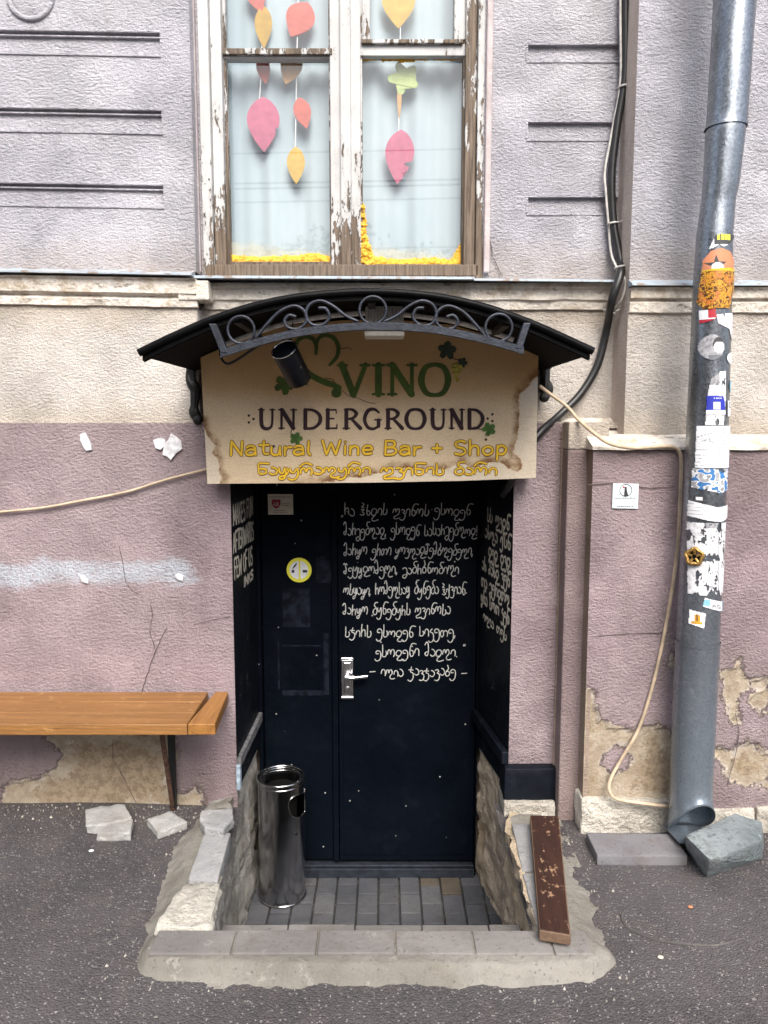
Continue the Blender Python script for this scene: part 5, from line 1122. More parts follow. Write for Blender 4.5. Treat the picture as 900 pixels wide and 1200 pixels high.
mb = MB(); c = (c1.x, 0, 0); mb.hexa([(c[0] - .066, YP - .075, .062), (c[0] + .072, YP - .085, .070), (c[0] + .080, YP + .06, .058), (c[0] - .076, YP + .06, .056), (c[0] - .066, YP - .075, .065), (c[0] + .072, YP - .085, .073), (c[0] + .080, YP + .06, .061), (c[0] - .076, YP + .06, .059)]); mb.build('outlet_lip', ZINC, dp)
# brass spout end on the pipe
bf = thing('brass_fitting', 'broken brass ring fitting stuck on the left side of the stickered drainpipe', 'fitting', pipe_pt(806, 649, .0))
c = Vector(pipe_pt(807, 649, .004)); nrm = Vector((-.45, -.85, .1)).normalized(); e1 = nrm.cross(Vector((0, 0, 1))).normalized(); e2 = e1.cross(nrm)
mb = MB(); P = [c + (e1 * math.cos(t_) + e2 * math.sin(t_)) * (.027 + .003 * math.sin(5 * t_)) + nrm * .006 for t_ in np.linspace(0, 2 * math.pi, 30)[:-1]]; mb.tube(P, .0065, 8, closed=True); mb.build('ring', BRASS, bf, smooth=True)
mb = MB(); mb.disc(c + nrm * .002, e1, e2, .026, 20); mb.build('socket', BINK, bf)
mb = MB()
for k in range(5): t_ = k * 1.256 + .3; mb.tube([c + nrm * .004 + (e1 * math.cos(t_) + e2 * math.sin(t_)) * .008, c + nrm * .008 + (e1 * math.cos(t_) + e2 * math.sin(t_)) * .024], .005, 6)
mb.build('spokes', BRASS, bf)
# stickers
def inside(poly, x, y):
    r = False; n = len(poly)
    for i in range(n):
        a, b = poly[i], poly[(i + 1) % n]
        if (a[1] > y) != (b[1] > y) and x < (b[0] - a[0]) * (y - a[1]) / (b[1] - a[1]) + a[0]: r = not r
    return r
def ell(cx, cy, rx, ry, n=28): return [(cx + rx * math.cos(2 * math.pi * k / n), cy + ry * math.sin(2 * math.pi * k / n)) for k in range(n)]
def sticker(label, poly, mats, fn=None, off=.004, res=.7, tear=0.0, name='sticker', seed=0, grp='stickers on the drainpipe'):
    xs_ = [p[0] for p in poly]; ys_ = [p[1] for p in poly]; nx_ = max(2, int((max(xs_) - min(xs_)) / res)); ny_ = max(2, int((max(ys_) - min(ys_)) / res))
    gx_ = np.linspace(min(xs_), max(xs_), nx_ + 1); gy_ = np.linspace(min(ys_), max(ys_), ny_ + 1); V = []; F = []; mi = []; key = {}
    def vid(i, j):
        if (i, j) not in key: key[(i, j)] = len(V); V.append(pipe_pt(gx_[i], gy_[j], off))
        return key[(i, j)]
    for i in range(nx_):
        for j in range(ny_):
            a = (gx_[i] + gx_[i + 1]) / 2; b = (gy_[j] + gy_[j + 1]) / 2
            if not inside(poly, a, b): continue
            if tear and mnoise.noise(Vector((a * .16, b * .09, seed))) + .6 * mnoise.noise(Vector((a * .5, b * .3, seed + 4))) > tear: continue
            F.append((vid(i, j + 1), vid(i + 1, j + 1), vid(i + 1, j), vid(i, j))); mi.append(fn(a, b) if fn else 0)
    if not F: return
    o = new_obj(name, V, F, mats); o.data.polygons.foreach_set('material_index', mi); return tag(o, label, 'sticker', grp)
def rect(x0, x1, y0, y1, sh=0): return [(x0, y0), (x1, y0 + sh), (x1, y1 + sh), (x0, y1)]
sticker('small yellow and black jagged sticker above the orange one', [(824, 296), (830, 281), (836, 279), (850, 280), (853, 278), (854, 282), (845, 291), (838, 294), (834, 291), (828, 295)], [DGREY, YEL, PAPER], lambda a, b: 2 if (b > 291 or a < 829) else (1 if (832 < a < 847 and b < 286 and int(a) % 4 < 3) else 0))
star = []
for k in range(10): rr = 12 if k % 2 == 0 else 4.6; star.append((831 + rr * math.sin(k * math.pi / 5 - .05), 315 - rr * math.cos(k * math.pi / 5 - .05)))
def orf(a, b):
    if math.hypot(a - 832, b - 318) < 6.5: return 2
    return 1 if inside(star, a, b) else 0
sticker('orange half-round sticker with a black star, above the gold one', [(818, 320), (819, 308), (826, 298), (836, 295.5), (847, 299), (855, 309), (857, 320)], [ORANGE, DGREY, PGREY], orf)
sticker('gold and brown peeling foil sticker, the most colourful on the drainpipe', [(818, 320), (857, 317), (857, 334), (851, 345), (848, 352), (846, 364), (818, 365), (814, 356)], [GOLD, GOLDP], lambda a, b: 1 if b < 321.5 else 0, .006)
sticker('torn red and white sticker just below the gold foil one', [(815, 366), (829, 365), (830, 375), (827, 378), (815, 381)], [RED, PAPER], lambda a, b: 1 if (a < 822 and b < 375 or (375 < b < 377)) else 0)
sticker('torn white paper scrap at the right below the gold foil sticker', [(830, 372), (856, 368), (856, 400), (850, 398), (846, 388), (832, 382)], [PAPERT], None, .0035, .7, .5, seed=2)
def porf(a, b):
    if math.hypot((a - 833) / 6, (b - 409) / 7) < 1: return 1 if b > 403 else 2
    if math.hypot((a - 834) / 8, (b - 406) / 9) < 1: return 2
    return 3 if b > 418 and a > 822 else 0
sticker('grey oval portrait sticker on the pipe', ell(826, 409, 12.6, 14.5), [GREYP, PGREY, DGREY, plain('mid_grey_print', (.16, .17, .19), .6)], porf)
sticker('small round cream sticker to the right of the grey portrait', ell(848.5, 421, 6, 6.2), [PAPER, plain('greenish_print', (.45, .52, .36), .6)], lambda a, b: 1 if math.hypot(a - 849, b - 421) < 3 and int(a + b) % 2 else 0)
sticker('long torn pale paper with a pointed top above the blue label', [(821, 462), (824, 445), (834, 437), (841, 436), (841, 466), (838, 498), (818, 498)], [PAPERT, GREYP], lambda a, b: 1 if b < 452 and a < 833 else 0, .0035, .7, .42, seed=5)
sticker('blue and white label on the upper middle of the pipe', [(820, 464.5), (837, 465), (839, 471), (840, 486), (819, 486)], [BLUE, PAPER, PGREY], lambda a, b: 1 if (b > 481 or (826 < a < 835 and 466.6 < b < 468.4 and int(a * 1.3) % 2)) else (2 if (826 < a < 834 and 471.5 < b < 480) else 0), .005)
sticker('pale blue round sticker at the right edge of the pipe', ell(851.5, 453, 4, 7.5), [SKYB], None)
sticker('small pale square sticker at the right edge, beside the blue label', rect(844, 852, 470, 488), [PAPER, DGREY], lambda a, b: 1 if abs(math.hypot(a - 849, b - 475) - 3) < .7 else 0)
def sheetf(a, b):
    if abs(b - 526.5) < .5: return 1
    if abs(b - (507 + .03 * (a - 832) ** 2 * .4)) < .8 and int(a) % 3: return 1
    nz = mnoise.noise(Vector((a * .35, b * .35, 8)))
    return 1 if (a > 832 and 510 < b < 545 and .02 < nz < .12) or (a < 830 and b > 529 and int(b) % 4 == 0 and nz > .0) or (a < 828 and 513 < b < 520 and abs(nz) < .08) else 0
sticker('large white printed sheet wrapped on the middle of the pipe', [(811, 499), (851, 499), (849, 547), (809, 547)], [PAPER, plain('grey_line_print', (.33, .35, .38), .7)], sheetf, .005, .5)
def bluef(a, b):
    nz = mnoise.noise(Vector((a * .18, b * .22, 3)))
    return 0 if nz > .12 else (1 if nz > -.15 else 2)
sticker('torn blue and grey poster remains below the large white sheet', [(807, 548), (849, 548), (848, 572), (835, 576), (806, 570)], [MIDB, PAPERT, GREYP], bluef, .0035, .6, .55, seed=7)
sticker('small black and white label near the left edge, under the torn blue poster', rect(807, 817, 579, 586, .5), [DGREY, PAPER], lambda a, b: 1 if 809 < a < 815 and 580.5 < b < 584 else 0)
sticker('white paper band wrapped round the pipe with lines of print', [(804, 585), (815, 588), (830, 592), (847, 590), (847.5, 604), (835, 609), (820, 607), (803, 603)], [PAPER, plain('pale_grey_lines', (.42, .43, .46), .7)], lambda a, b: 1 if int(b * 1.0) % 4 == 0 and mnoise.noise(Vector((a * .3, int(b) * 1.7, 0))) > -.15 else 0, .006, .5)
sticker('big torn whitish poster remains in the lower middle of the pipe', [(802, 610), (845, 610), (843, 690), (836, 694), (833, 686), (829, 692), (823, 685), (818, 693), (801, 692)], [PAPERT, GREYP], lambda a, b: 1 if (816 < a < 834 and b < 616) or abs(a - 832.5) < .7 else 0, .0035, .6, .26, seed=11)
sticker('white strip sticker with pale blue ends and dark writing', [(816, 695), (841, 702), (840, 713), (814, 705)], [PAPER, SKYB, PRINT], lambda a, b: 1 if a < 822 and 697.5 < b < 704.5 or a > 838 else (2 if 824 < a < 836 and abs(b - (705 + (a - 828) * .28)) < 2.2 and mnoise.noise(Vector((a * .9, b * .9, 2))) > .05 else 0))
sticker('small white square sticker with an orange figure, lowest of the stickers on the drainpipe', [(802, 710), (817, 713), (815, 730), (801, 726)], [PAPER, plain('amber_print', (.62, .33, .03), .6), plain('brown_print', (.2, .09, .02), .6)], lambda a, b: 2 if abs(a - 808.5) < .8 and 714 < b < 722 else (1 if (abs(a - 808.5) < 2.4 and 715 < b < 724) or (abs(b - 724.5) < 1.3 and abs(a - 808.5) < 5) else 0))
# flat notices on wall and door
pn = thing('notice', 'small white square notice with a round emblem on the right purple wall', 'notice', p3(733, 597, YB - .004))
mb = MB(); q = [p3(718.5, 566.5, YB - .008), p3(748.5, 567, YB - .008), p3(747.5, 596, YB - .008), p3(717.5, 595.5, YB - .008)]; mb.hexa([q[3], q[2], (q[2][0], YB - .004, q[2][2]), (q[3][0], YB - .004, q[3][2]), q[0], q[1], (q[1][0], YB - .004, q[1][2]), (q[0][0], YB - .004, q[0][2])]); mb.build('card', plain('pale_blue_card', (.70, .80, .84), .6, 0, .05), pn)
mb = MB(); yq = YB - .0092; c = p3(733.5, 574.5, yq); rr = 7 * m_per_px(YB)
mb.tube([(c[0] + rr * math.cos(t_), yq, c[2] + rr * math.sin(t_)) for t_ in np.linspace(0, 2 * math.pi, 30)[:-1]], .0013, 5, closed=True)
for (a0, b0, a1, b1, r0, r1) in ((733.5, 570.5, 733.2, 574, .003, .0045), (733.2, 574, 733.8, 581, .0045, .008)): mb.tube([p3(a0, b0, yq), p3(a1, b1, yq)], [r0, r1], 6, flat=.2)
for (b0, a0, a1) in ((583.6, 720, 746), (593.2, 723, 742)):
    a = a0
    while a < a1: l_ = random.uniform(.8, 2.2); mb.tube([p3(a, b0, yq), p3(min(a1, a + l_), b0, yq)], .0017, 4, flat=.3); a += l_ + .7
mb.build('print', PRINT, pn)
mb = MB(); mb.sphere(p3(731, 571, yq), .004, 0, 8, 6, (1, .2, 1)); mb.build('red_dot', RED, pn)
nd = thing('no_smoking_sign', 'round yellow and white cigarette sticker on the black door side panel', 'sign', p3(350.5, 683, YD))
YN = YD + .004; c = p3(350.5, 668, YN); r0 = 14.7 * m_per_px(YD)
mb = MB(); mb.tube([(c[0], YN + .001, c[2]), (c[0], YN - .0008, c[2])], r0, 40); mb.build('disc', YEL, nd)
mb = MB(); mb.tube([(c[0], YN, c[2]), (c[0], YN - .0014, c[2])], r0 * .75, 40); mb.build('white_field', PAPER, nd)
u_ = r0 / 14.7; mb = MB(); mb.tube([(c[0] + .6 * u_, YN - .0017, c[2] - 11.5 * u_), (c[0] + .6 * u_, YN - .0017, c[2] + 11.5 * u_)], 1.0 * u_, 6, flat=.2); mb.build('dividing_bar', YEL, nd)
mb = MB(); mb.box(c[0] - 8.8 * u_, c[0] - 5.5 * u_, YN - .002, YN - .001, c[2] - 3.3 * u_, c[2] + .2 * u_); mb.box(c[0] + 4.2 * u_, c[0] + 9.6 * u_, YN - .002, YN - .001, c[2] - 3 * u_, c[2] + .2 * u_); mb.tube([(c[0] - 7.5 * u_, YN - .002, c[2] + 1.5 * u_), (c[0] - 5 * u_, YN - .002, c[2] + 5 * u_), (c[0] - 2.5 * u_, YN - .002, c[2] + 8.2 * u_)], [.4 * u_, 1.1 * u_, .5 * u_], 6, flat=.2); mb.build('cigarette_print', PRINT, nd)
ad = thing('alarm_sticker', 'cream card with a dark red shield, top left of the black door', 'sticker', p3(328.5, 603, YD))
mb = MB(); mb.box(xpx(314, 590, YN), xpx(343.5, 590, YN), YN - .0012, YN + .001, zpx(603, YN), zpx(579, YN), .0006); mb.build('card', CREAM, ad)
shp = [(318.5, 586), (321, 585), (324, 585.8), (327, 585), (329, 586.5), (328.5, 592), (326, 595), (323.7, 596.3), (321, 594.5), (318.3, 591)]
mb = MB(); prism(mb, [pw(a, b, YN - .0012) for a, b in shp], YN - .0024, YN - .001); mb.build('shield', RED, ad)
mb = MB()
def ls(pts, hw, Y): ribbon(mb, [pw(a, b, Y) for a, b in pts], hw, lambda x, y, h: (x, Y - h, y), .0004)
for s in ([(320, 593), (321.5, 588.5), (323, 593)], [(320.6, 591.3), (322.4, 591.3)], [(324.3, 588.5), (324.3, 593)], [(324.3, 588.6), (326.6, 589.5), (324.6, 590.6)], [(324.6, 590.7), (327, 591.9), (324.4, 593)]): ls(s, .0014, YN - .0024)
mb.build('shield_letters', CREAM, ad)
mb = MB()
for (b0, a0, a1) in ((582.3, 316, 341), (589.8, 330, 339), (592, 330, 339.5), (598.3, 322, 335), (600.3, 321, 336)):
    a = a0
    while a < a1: l_ = random.uniform(1, 2.5); ls([(a, b0), (min(a1, a + l_ / 2), b0), (min(a1, a + l_), b0)], .0011, YN - .0014); a += l_ + .7
mb.build('print', PRINT, ad)
# torn paper scraps and cracks on the left wall
def scrap(label, poly):
    mb = MB(); P = [pw(a, b, -.012) for a, b in poly]; prism(mb, P, -.012, -.002, 0, -.1); tag(mb.build('paper_scrap', PAPERT), label, 'scrap', 'torn white scraps stuck to the left wall')
scrap('small upright white scrap alone, high on the left purple wall', [(93, 509), (99, 507), (103, 514), (106, 521), (107, 527), (101, 528), (97, 523), (94, 516)])
scrap('large torn white scrap on the purple wall beside the sign', [(192, 520), (197, 516), (200, 508), (206, 512), (212, 517), (213, 526), (206, 531), (200, 539), (196, 535), (190, 533)])
scrap('white scrap touching the large torn one, on its left', [(179, 516), (187, 513), (193, 515), (193, 522), (188, 527), (182, 525)])
scrap('white chip on the blue-white smear above the middle of the bench', [(92, 674), (98, 675), (103, 680), (103, 684), (96, 682)])
scrap('white chip at the right end of the blue-white smear', [(204, 675), (208, 672), (214, 675), (214, 681), (208, 679)])
def crack(pts, Y, hw=.0013):
    P = []; 
    for (a, b), (c_, d_) in zip(pts[:-1], pts[1:]):
        for t_ in np.linspace(0, 1, 6)[:-1]: P.append((a + (c_ - a) * t_ + random.uniform(-.5, .5), b + (d_ - b) * t_))
    mb = MB(); PP_ = [pw(a, b, Y) for a, b in P]; ribbon(mb, PP_, [hw * random.uniform(.4, 1.2) for _ in PP_], lambda x, y, h: (x, Y - h - .004, y), .0005); mb.build('crack', CRACK, B)
crack([(166, 812), (173, 790), (178, 775), (186, 755), (192, 742), (197, 735)], 0, .0022); crack([(182, 760), (176, 740), (179, 720), (176, 702)], 0); crack([(140, 640), (145, 660), (147, 680), (155, 692), (165, 697)], 0); crack([(133, 866), (133, 890), (145, 910), (155, 930), (162, 945)], 0, .0018); crack([(270, 722), (250, 726), (222, 733)], 0)
crack([(574, 280), (577, 300), (585, 318), (590, 325)], YC - .003, .0018); crack([(690, 568), (720, 566), (760, 572), (797, 570)], YB, .0022); crack([(700, 745), (740, 742), (790, 741)], YB, .0016); crack([(852, 920), (862, 880), (866, 858), (860, 830)], YB, .002)

# ------------------------------------------------------------------ bench
bn = thing('bench', 'varnished brown wooden bench against the purple wall, left of the door', 'bench', (-1.3, -.19, 0))
BZ = .507; BX = xpx(268, 810, -.015); bxf = -.617
mb = MB(); 
for (ya, yb2) in ((-.362, -.25), (-.248, -.135), (-.133, -.02)): mb.box(-2.7, -.72, ya, yb2, BZ - .042, BZ, .004)
mb.build('seat', BENCHW, bn)
eb = MB(); eb.hexa([(-.718, -.362, BZ - .041), (bxf, -.362, BZ - .041), (BX, -.02, BZ - .041), (-.69, -.02, BZ - .041), (-.718, -.362, BZ + .001), (bxf, -.362, BZ + .001), (BX, -.02, BZ + .001), (-.69, -.02, BZ + .001)], .004); 
eb.build('end_board', woodm('varnished_end_board', (.24, .105, .027), (.34, .16, .042), (.13, .055, .016), .42, 2.2, (14, 1, 14)), bn)
mb = MB(); a = (xpx(190, 860, -.22), -.24, BZ - .042); b = (*pg(203, 950), .0); P = [tuple(np.array(a) + (np.array(b) - np.array(a)) * t_) for t_ in np.linspace(0, 1, 60)]; mb.tube(P, [.0105 if i % 2 else .0085 for i in range(60)], 8); mb.build('leg', RUST, bn)
mb = MB(); a = xpx(200, 880, -.05); mb.box(a - .012, a + .012, -.05, -.02, .02, BZ - .043, .002); mb.build('leg', IRON, bn)
mb = MB(); mb.tube([(-2.5, -.24, BZ - .042), (-2.46, -.05, 0)], .0095, 8); mb.build('leg', RUST, bn)

# ------------------------------------------------------------------ bin
bx, by = -.475, .315; rb = .1065; zb0, zb1 = FLOOR_Z + .003, -.015
tb = thing('ash_bin', 'slim stainless steel ashtray bin standing at the left of the door', 'bin', (bx, by, FLOOR_Z))
nA, nZ = 160, 130; V = []; F = []; tear = catmull([(338, 945, 0), (341, 936, 0), (349, 931, 0), (356, 929, 0), (361, 924, 0), (361.3, 932, 0), (360.5, 943, 0), (356, 953, 0), (349, 958, 0), (342, 956, 0)], 5, True); tear = [(a, b) for a, b, _ in tear]
def b_ang(px, py):                                    # photo point -> (angle, height) on the bin's side
    for _ in range(1): pass
    u, d1, c_ = ray(px, py); A_ = u * u + d1 * d1; ox, oy = -bx, -CAM_D - by; Bq = 2 * (ox * u + oy * d1); Cq = ox * ox + oy * oy - rb * rb; D = Bq * Bq - 4 * A_ * Cq
    t_ = (-Bq - math.sqrt(max(0, D))) / (2 * A_); return math.atan2(u * t_ + ox, -(d1 * t_ + oy)), CAM_H + c_ * t_
tear_u = [b_ang(a, b) for a, b in tear]
for j in range(nZ + 1):
    z = zb0 + (zb1 - zb0) * j / nZ
    for i in range(nA): a = 2 * math.pi * i / nA; V.append((bx + rb * math.sin(a), by - rb * math.cos(a), z))
for j in range(nZ):
    for i in range(nA):
        a = 2 * math.pi * (i + .5) / nA; a = a - 2 * math.pi if a > math.pi else a; z = zb0 + (zb1 - zb0) * (j + .5) / nZ
        if inside(tear_u, a, z): continue
        F.append((j * nA + i, j * nA + (i + 1) % nA, (j + 1) * nA + (i + 1) % nA, (j + 1) * nA + i))
new_obj('body', V, F, BIN, tb, smooth=True)
mb = MB(); mb.tube([(bx, by, zb0 + .02), (bx, by, zb1 - .05)], rb - .035, 40, cap=True); o = mb.build('dark_core', BINK, tb, smooth=False)  # black core added to paint the shade behind the opening
mb = MB(); mb.tube([(bx + (rb + .001) * math.sin(a), by - (rb + .001) * math.cos(a), z) for a, z in tear_u], .0028, 6, closed=True); mb.build('opening_rim', BINR, tb, smooth=True)
mb = MB(); ring = lambda r_, z: [(bx + r_ * math.cos(2 * math.pi * k / 48), by + r_ * math.sin(2 * math.pi * k / 48), z) for k in range(48)]
mb.tube(ring(rb + .001, zb1), .0058, 8, closed=True); mb.tube(ring(rb + .0005, zb1 - .022), .003, 8, closed=True); mb.tube(ring(rb - .014, zb1 - .003), .003, 8, closed=True); mb.build('rim', BINR, tb, smooth=True)
mb = MB(); mb.tube(ring(rb + .0005, zb0 + .006), .0045, 8, closed=True); mb.build('base_ring', BINR, tb, smooth=True)
mb = MB(); a, z = b_ang(347, 977); mb.tube([(bx + rb * math.sin(a), by - rb * math.cos(a), z), (bx + (rb + .004) * math.sin(a), by - (rb + .004) * math.cos(a), z)], .007, 14); mb.build('lock', IRON, tb)

# ------------------------------------------------------------------ loose stones, slab, boulder, plank
def loose_stone(label, top, h, mat, name, seed, tilt=0.0, zb=0.0, amp=.0045, grp='broken stone pieces on the asphalt'):
    n = len(top); P = [pg(a, b, zb + h) for a, b in top]; ym = sum(p[1] for p in P) / n
    bm = bmesh.new(); lo = [bm.verts.new((x * 1.0, y, zb - .004)) for x, y in P]; hi = [bm.verts.new((x, y, zb + h + (y - ym) * tilt)) for x, y in P]
    bm.faces.new(lo[::-1]); bm.faces.new(hi)
    for i in range(n): bm.faces.new((lo[i], lo[(i + 1) % n], hi[(i + 1) % n], hi[i]))
    bmesh.ops.recalc_face_normals(bm, faces=bm.faces[:]); bmesh.ops.bevel(bm, geom=bm.edges[:], offset=.005, segments=2, affect='EDGES', profile=.6)
    bmesh.ops.triangulate(bm, faces=bm.faces[:]); bmesh.ops.subdivide_edges(bm, edges=bm.edges[:], cuts=7, use_grid_fill=True); bm.normal_update()
    for v in bm.verts: p = v.co * 28 + Vector((seed, 0, seed)); v.co += v.normal * (mnoise.noise(p) * amp + mnoise.noise(p * 2.6) * amp * .5)
    mb = MB(); mb.bm(bm); o = auto_smooth(mb.build(name, mat), 32); tag(o, label, 'stone', grp)
loose_stone('leftmost flat grey stone lying under the bench, touching a smaller piece', [(100, 948), (120, 944), (146, 942), (154, 958), (120, 966), (101, 967)], .035, SLATE, 'broken_stone', 1, zb=.008)
loose_stone('smaller grey stone piece resting against the leftmost one', [(117, 962), (156, 959), (153, 976), (113, 976)], .03, SLATE, 'broken_stone', 2, zb=.005)
loose_stone('flat pale stone lying by the foot of the rusty bench leg', [(172, 959), (201, 950), (220, 963), (185, 975)], .028, SLATE, 'broken_stone', 3, zb=.005)
loose_stone('flat grey stone resting on the left cheek wall by the corner of the door', [(236, 949), (271, 948), (274, 958), (262, 971), (240, 970), (234, 960)], .035, SLATE, 'broken_stone', 4, zb=.06)
loose_stone('thin square slate paving slab on the asphalt below the drainpipe cable', [(687, 975), (789, 977), (806, 1003), (700, 1002)], .038, SLATEB, 'paving_slab', 5, amp=.0012, grp='loose blocks below the drainpipe')
bo = [(803, 979, .14), (862, 953, .13), (893, 962, .10), (893, 985, .09), (832, 1008, .12)]
Pt = [(*pg(a, b, z), z) for a, b, z in bo] + [(*pg(a, b, 0), -.005) for a, b in ((801, 983), (828, 1028), (893, 1006), (896, 990), (850, 975), (806, 1000))]
bm = bmesh.new(); [bm.verts.new(p) for p in Pt]; bmesh.ops.convex_hull(bm, input=bm.verts[:]); bmesh.ops.delete(bm, geom=[v for v in bm.verts if not v.link_faces], context='VERTS')
bmesh.ops.bevel(bm, geom=[e for e in bm.edges if e.calc_face_angle(0) > .3], offset=.008, segments=2, affect='EDGES', profile=.6)
bmesh.ops.triangulate(bm, faces=bm.faces[:]); bmesh.ops.subdivide_edges(bm, edges=bm.edges[:], cuts=5, use_grid_fill=True); bm.normal_update()
for v in bm.verts: p = v.co * 24; v.co += v.normal * (mnoise.noise(p) * .004 + mnoise.noise(p * 2.7) * .002)
mb = MB(); mb.bm(bm); tag(auto_smooth(mb.build('granite_block', GRANITE), 30), 'rough blue-grey granite block at the mouth of the drainpipe', 'stone', 'loose blocks below the drainpipe')
wp = thing('wooden_plank', 'short worn dark red plank lying on the right cheek wall', 'plank', (.52, -.6, .09))
zt2 = .098; q = [pg(621, 955, zt2), pg(655, 956, zt2), pg(669, 1096, zt2), pg(632, 1090, zt2)]
mb = MB(); mb.hexa([(q[0][0], q[0][1], .066), (q[1][0], q[1][1], .066), (q[2][0], q[2][1], .064), (q[3][0], q[3][1], .064), (q[0][0], q[0][1], zt2 - .001), (q[1][0], q[1][1], zt2 - .001), (q[2][0], q[2][1], zt2 - .001), (q[3][0], q[3][1], zt2 - .001)], .003); mb.build('board', PLANKE, wp)
ins = .0035; q2 = [(q[0][0] + ins, q[0][1] - .003), (q[1][0] - ins, q[1][1] - .003), (q[2][0] - ins, q[2][1] + .004), (q[3][0] + ins, q[3][1] + .004)]
mb = MB(); mb.hexa([(x, y, zt2 - .003) for x, y in q2] + [(x, y, zt2 + .0005) for x, y in q2], .001); mb.build('painted_face', PLANKW, wp)
# iron cover buried in the asphalt
cx_, cy_ = pg(804, 1080)
V = []; mb = MB(); P = [(cx_ + .205 * math.cos(t_), cy_ + .115 * math.sin(t_) - .0, -.0005 + .004 * mnoise.noise(Vector((math.cos(t_) * 2, math.sin(t_) * 2, 0)))) for t_ in np.linspace(2.2, 5.6, 60)]
mb.tube(P, [.001 + .009 * math.sin(math.pi * i / 59) ** .6 * (.7 + .5 * mnoise.noise(Vector((i * .3, 0, 0)))) for i in range(60)], 6, flat=.5); tag(mb.build('manhole_cover', concrete_mat('worn_rim', (.05, .047, .05), (.12, .11, .105), .004), smooth=True), 'round cover edge sunk into the asphalt beyond the kerb, near the granite block', 'manhole cover')
# litter on the asphalt
for (lab, a, b, s, m_) in (('small pale yellow leaf scrap on the asphalt below the sunken cover', 774, 1123, .009, CREAM), ('white pebble chip on the asphalt under the bench stones', 107, 998, .010, PAPER), ('brown dry leaf on the sunken cover', 809, 1064, .009, ORANGE)):
    x, y = pg(a, b); mb = MB(); mb.sphere((x, y, .004), s, 0, 8, 6, (1, .8, .35)); tag(mb.build('litter', m_), lab, 'litter')

# overhead wires across the street; the window glass mirrors them
for i, (yy, z, sag, r) in enumerate(((-9, 5.15, .10, .012), (-9.3, 5.5, .16, .014), (-9.3, 5.62, .2, .014), (-9.1, 5.95, .14, .010), (-9.6, 4.55, .1, .010))):
    mb = MB(); mb.tube([(x, yy, z - sag * (1 - (x / 14) ** 2) + x * .02) for x in np.linspace(-14, 14, 30)], r, 6)
    tag(mb.build('overhead_wire', CABLEK, smooth=True), 'dark overhead wire mirrored in the window glass', 'wire', 'overhead wires mirrored in the window')

# the low house across the street, which the window, the bin and the drainpipe mirror
oh = thing('building', 'low house across the street, seen only as a dark reflection', 'building', (0, -14, 0))
MB().box(-4.1, 22, -18, -14, 0, 4.3).build('wall', STONER, oh)
th = thing('building', 'taller house across the street at the left, seen only as a dark reflection', 'building', (-13, -14, 0))
MB().box(-24, -4.2, -19, -13.9, 0, 11.5).build('wall', concrete_mat('grey_brown_house_front', (.12, .10, .085), (.18, .155, .13)), th)
for k in range(5):
    for q in range(3): MB().box(-7 - k * 3.6 - .6, -7 - k * 3.6 + .6, -13.93, -13.86, 1.4 + q * 3.3, 3.4 + q * 3.3).build('window', DOORP, th)
mb = MB(); mb.hexa([(-4.1, -18.4, 4.301), (22.3, -18.4, 4.301), (22.3, -13.6, 4.301), (-4.1, -13.6, 4.301), (-4.1, -16.2, 5.3), (22.3, -16.2, 5.3), (22.3, -15.8, 5.3), (-4.1, -15.8, 5.3)]); mb.build('roof', RUST, oh)
for k in range(0, 6): MB().box(k * 3.4 - .6, k * 3.4 + .6, -14.02, -13.97, 1.2, 3.0).build('window', DOORP, oh)

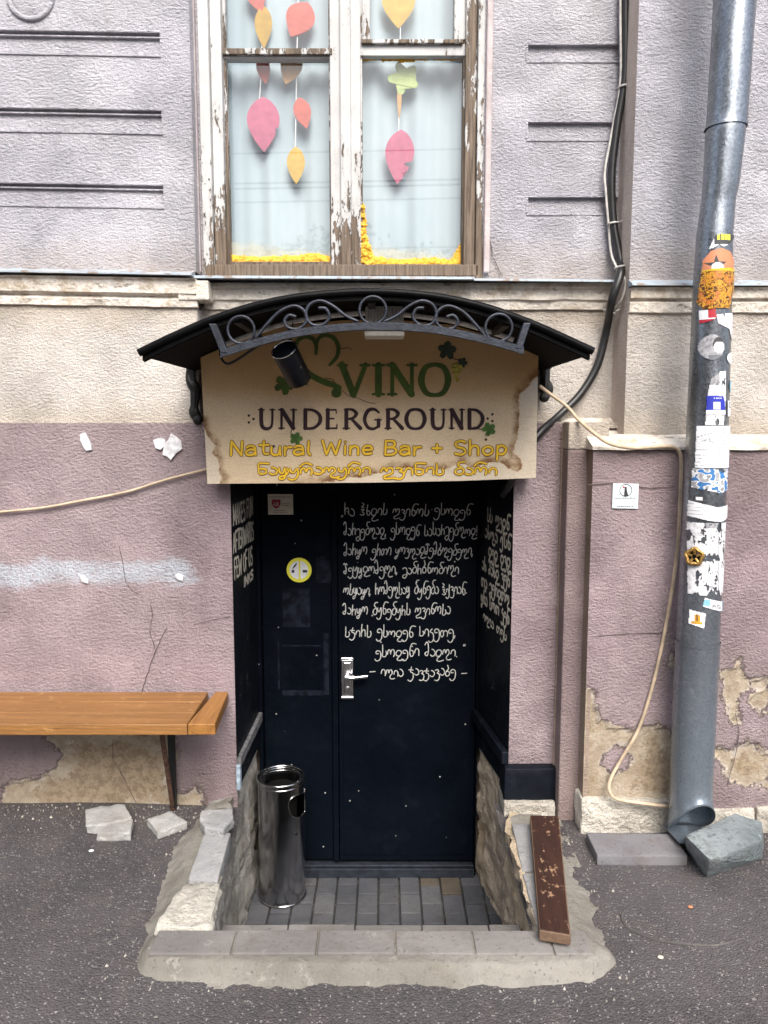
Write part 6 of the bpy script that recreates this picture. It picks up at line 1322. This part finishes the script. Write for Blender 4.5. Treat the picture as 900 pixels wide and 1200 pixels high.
# loose grit gathered along the wall foot and round the kerb
mb = MB()
for k in range(900):
    q = random.random()
    if q < .35: x, y = random.uniform(-2.2, -.66), -abs(random.gauss(0, .09)) - .01
    elif q < .6: x, y = random.uniform(.66, 2.1), -.21 - abs(random.gauss(0, .10))
    else:
        a, b = random.choice(list(zip(OUT[1:-1], OUT[2:]))); t_ = random.random(); x = a[0] + (b[0] - a[0]) * t_ + random.gauss(0, .05); y = a[1] + (b[1] - a[1]) * t_ + random.gauss(0, .05)
    if sdf(OUT, np.array([x]), np.array([y]))[0] > 0: continue
    r_ = random.choice((.002, .003, .003, .004, .006)); h_ = .003 + (max(0, (y + .45)) * .035 * min(1, max(0, (-.7 - x)) / .4))
    v_ = [(x + r_ * random.uniform(.5, 1.2) * math.cos(a_), y + r_ * random.uniform(.5, 1.2) * math.sin(a_), h_ - .004) for a_ in (0, 1.3, 2.5, 3.8, 5.1)]; t2 = (x, y, h_ + r_ * .8)
    mb.add(v_ + [t2], [(i, (i + 1) % 5, 5) for i in range(5)], 0 if random.random() < .7 else 1)
o = mb.build('grit', [concrete_mat('grit_grey', (.14, .13, .12), (.24, .22, .2)), concrete_mat('grit_pale', (.34, .31, .27), (.45, .42, .38))], kind='stuff')

# tree behind the low house: its top shows, mirrored, along the bottom of the panes
tr = thing('tree', 'leafy tree behind the house across the street, mirrored at the bottom of the panes', 'tree', (-.5, -20, 0))
MB().tube([(-.5, -20, 0), (-.4, -20, 3), (-.6, -20, 5.5)], [.25, .2, .1], 10).build('trunk', BROWN, tr, smooth=True)
V = []; F = []
for k in range(5200):
    c_ = random.choice(((-3.2, 5.0, 1.9), (-1.2, 5.7, 1.9), (1.0, 5.1, 1.8), (2.8, 4.6, 1.6))); d = RNG.normal(size=3); d /= np.linalg.norm(d); q = c_[2] * random.random() ** .4
    p = np.array([c_[0] + d[0] * q, -20 + d[1] * q, c_[1] + d[2] * q]); u = RNG.normal(size=3); u /= np.linalg.norm(u); v = np.cross(u, RNG.normal(size=3)); v /= np.linalg.norm(v); n = len(V); L_ = random.uniform(.06, .13)
    V += [tuple(p - u * L_), tuple(p + v * L_ * .5), tuple(p + u * L_), tuple(p - v * L_ * .5)]; F.append((n, n + 1, n + 2, n + 3))
new_obj('crown', V, F, plain('olive_leaves', (.07, .075, .02), .7, 0, .4, 3), tr)
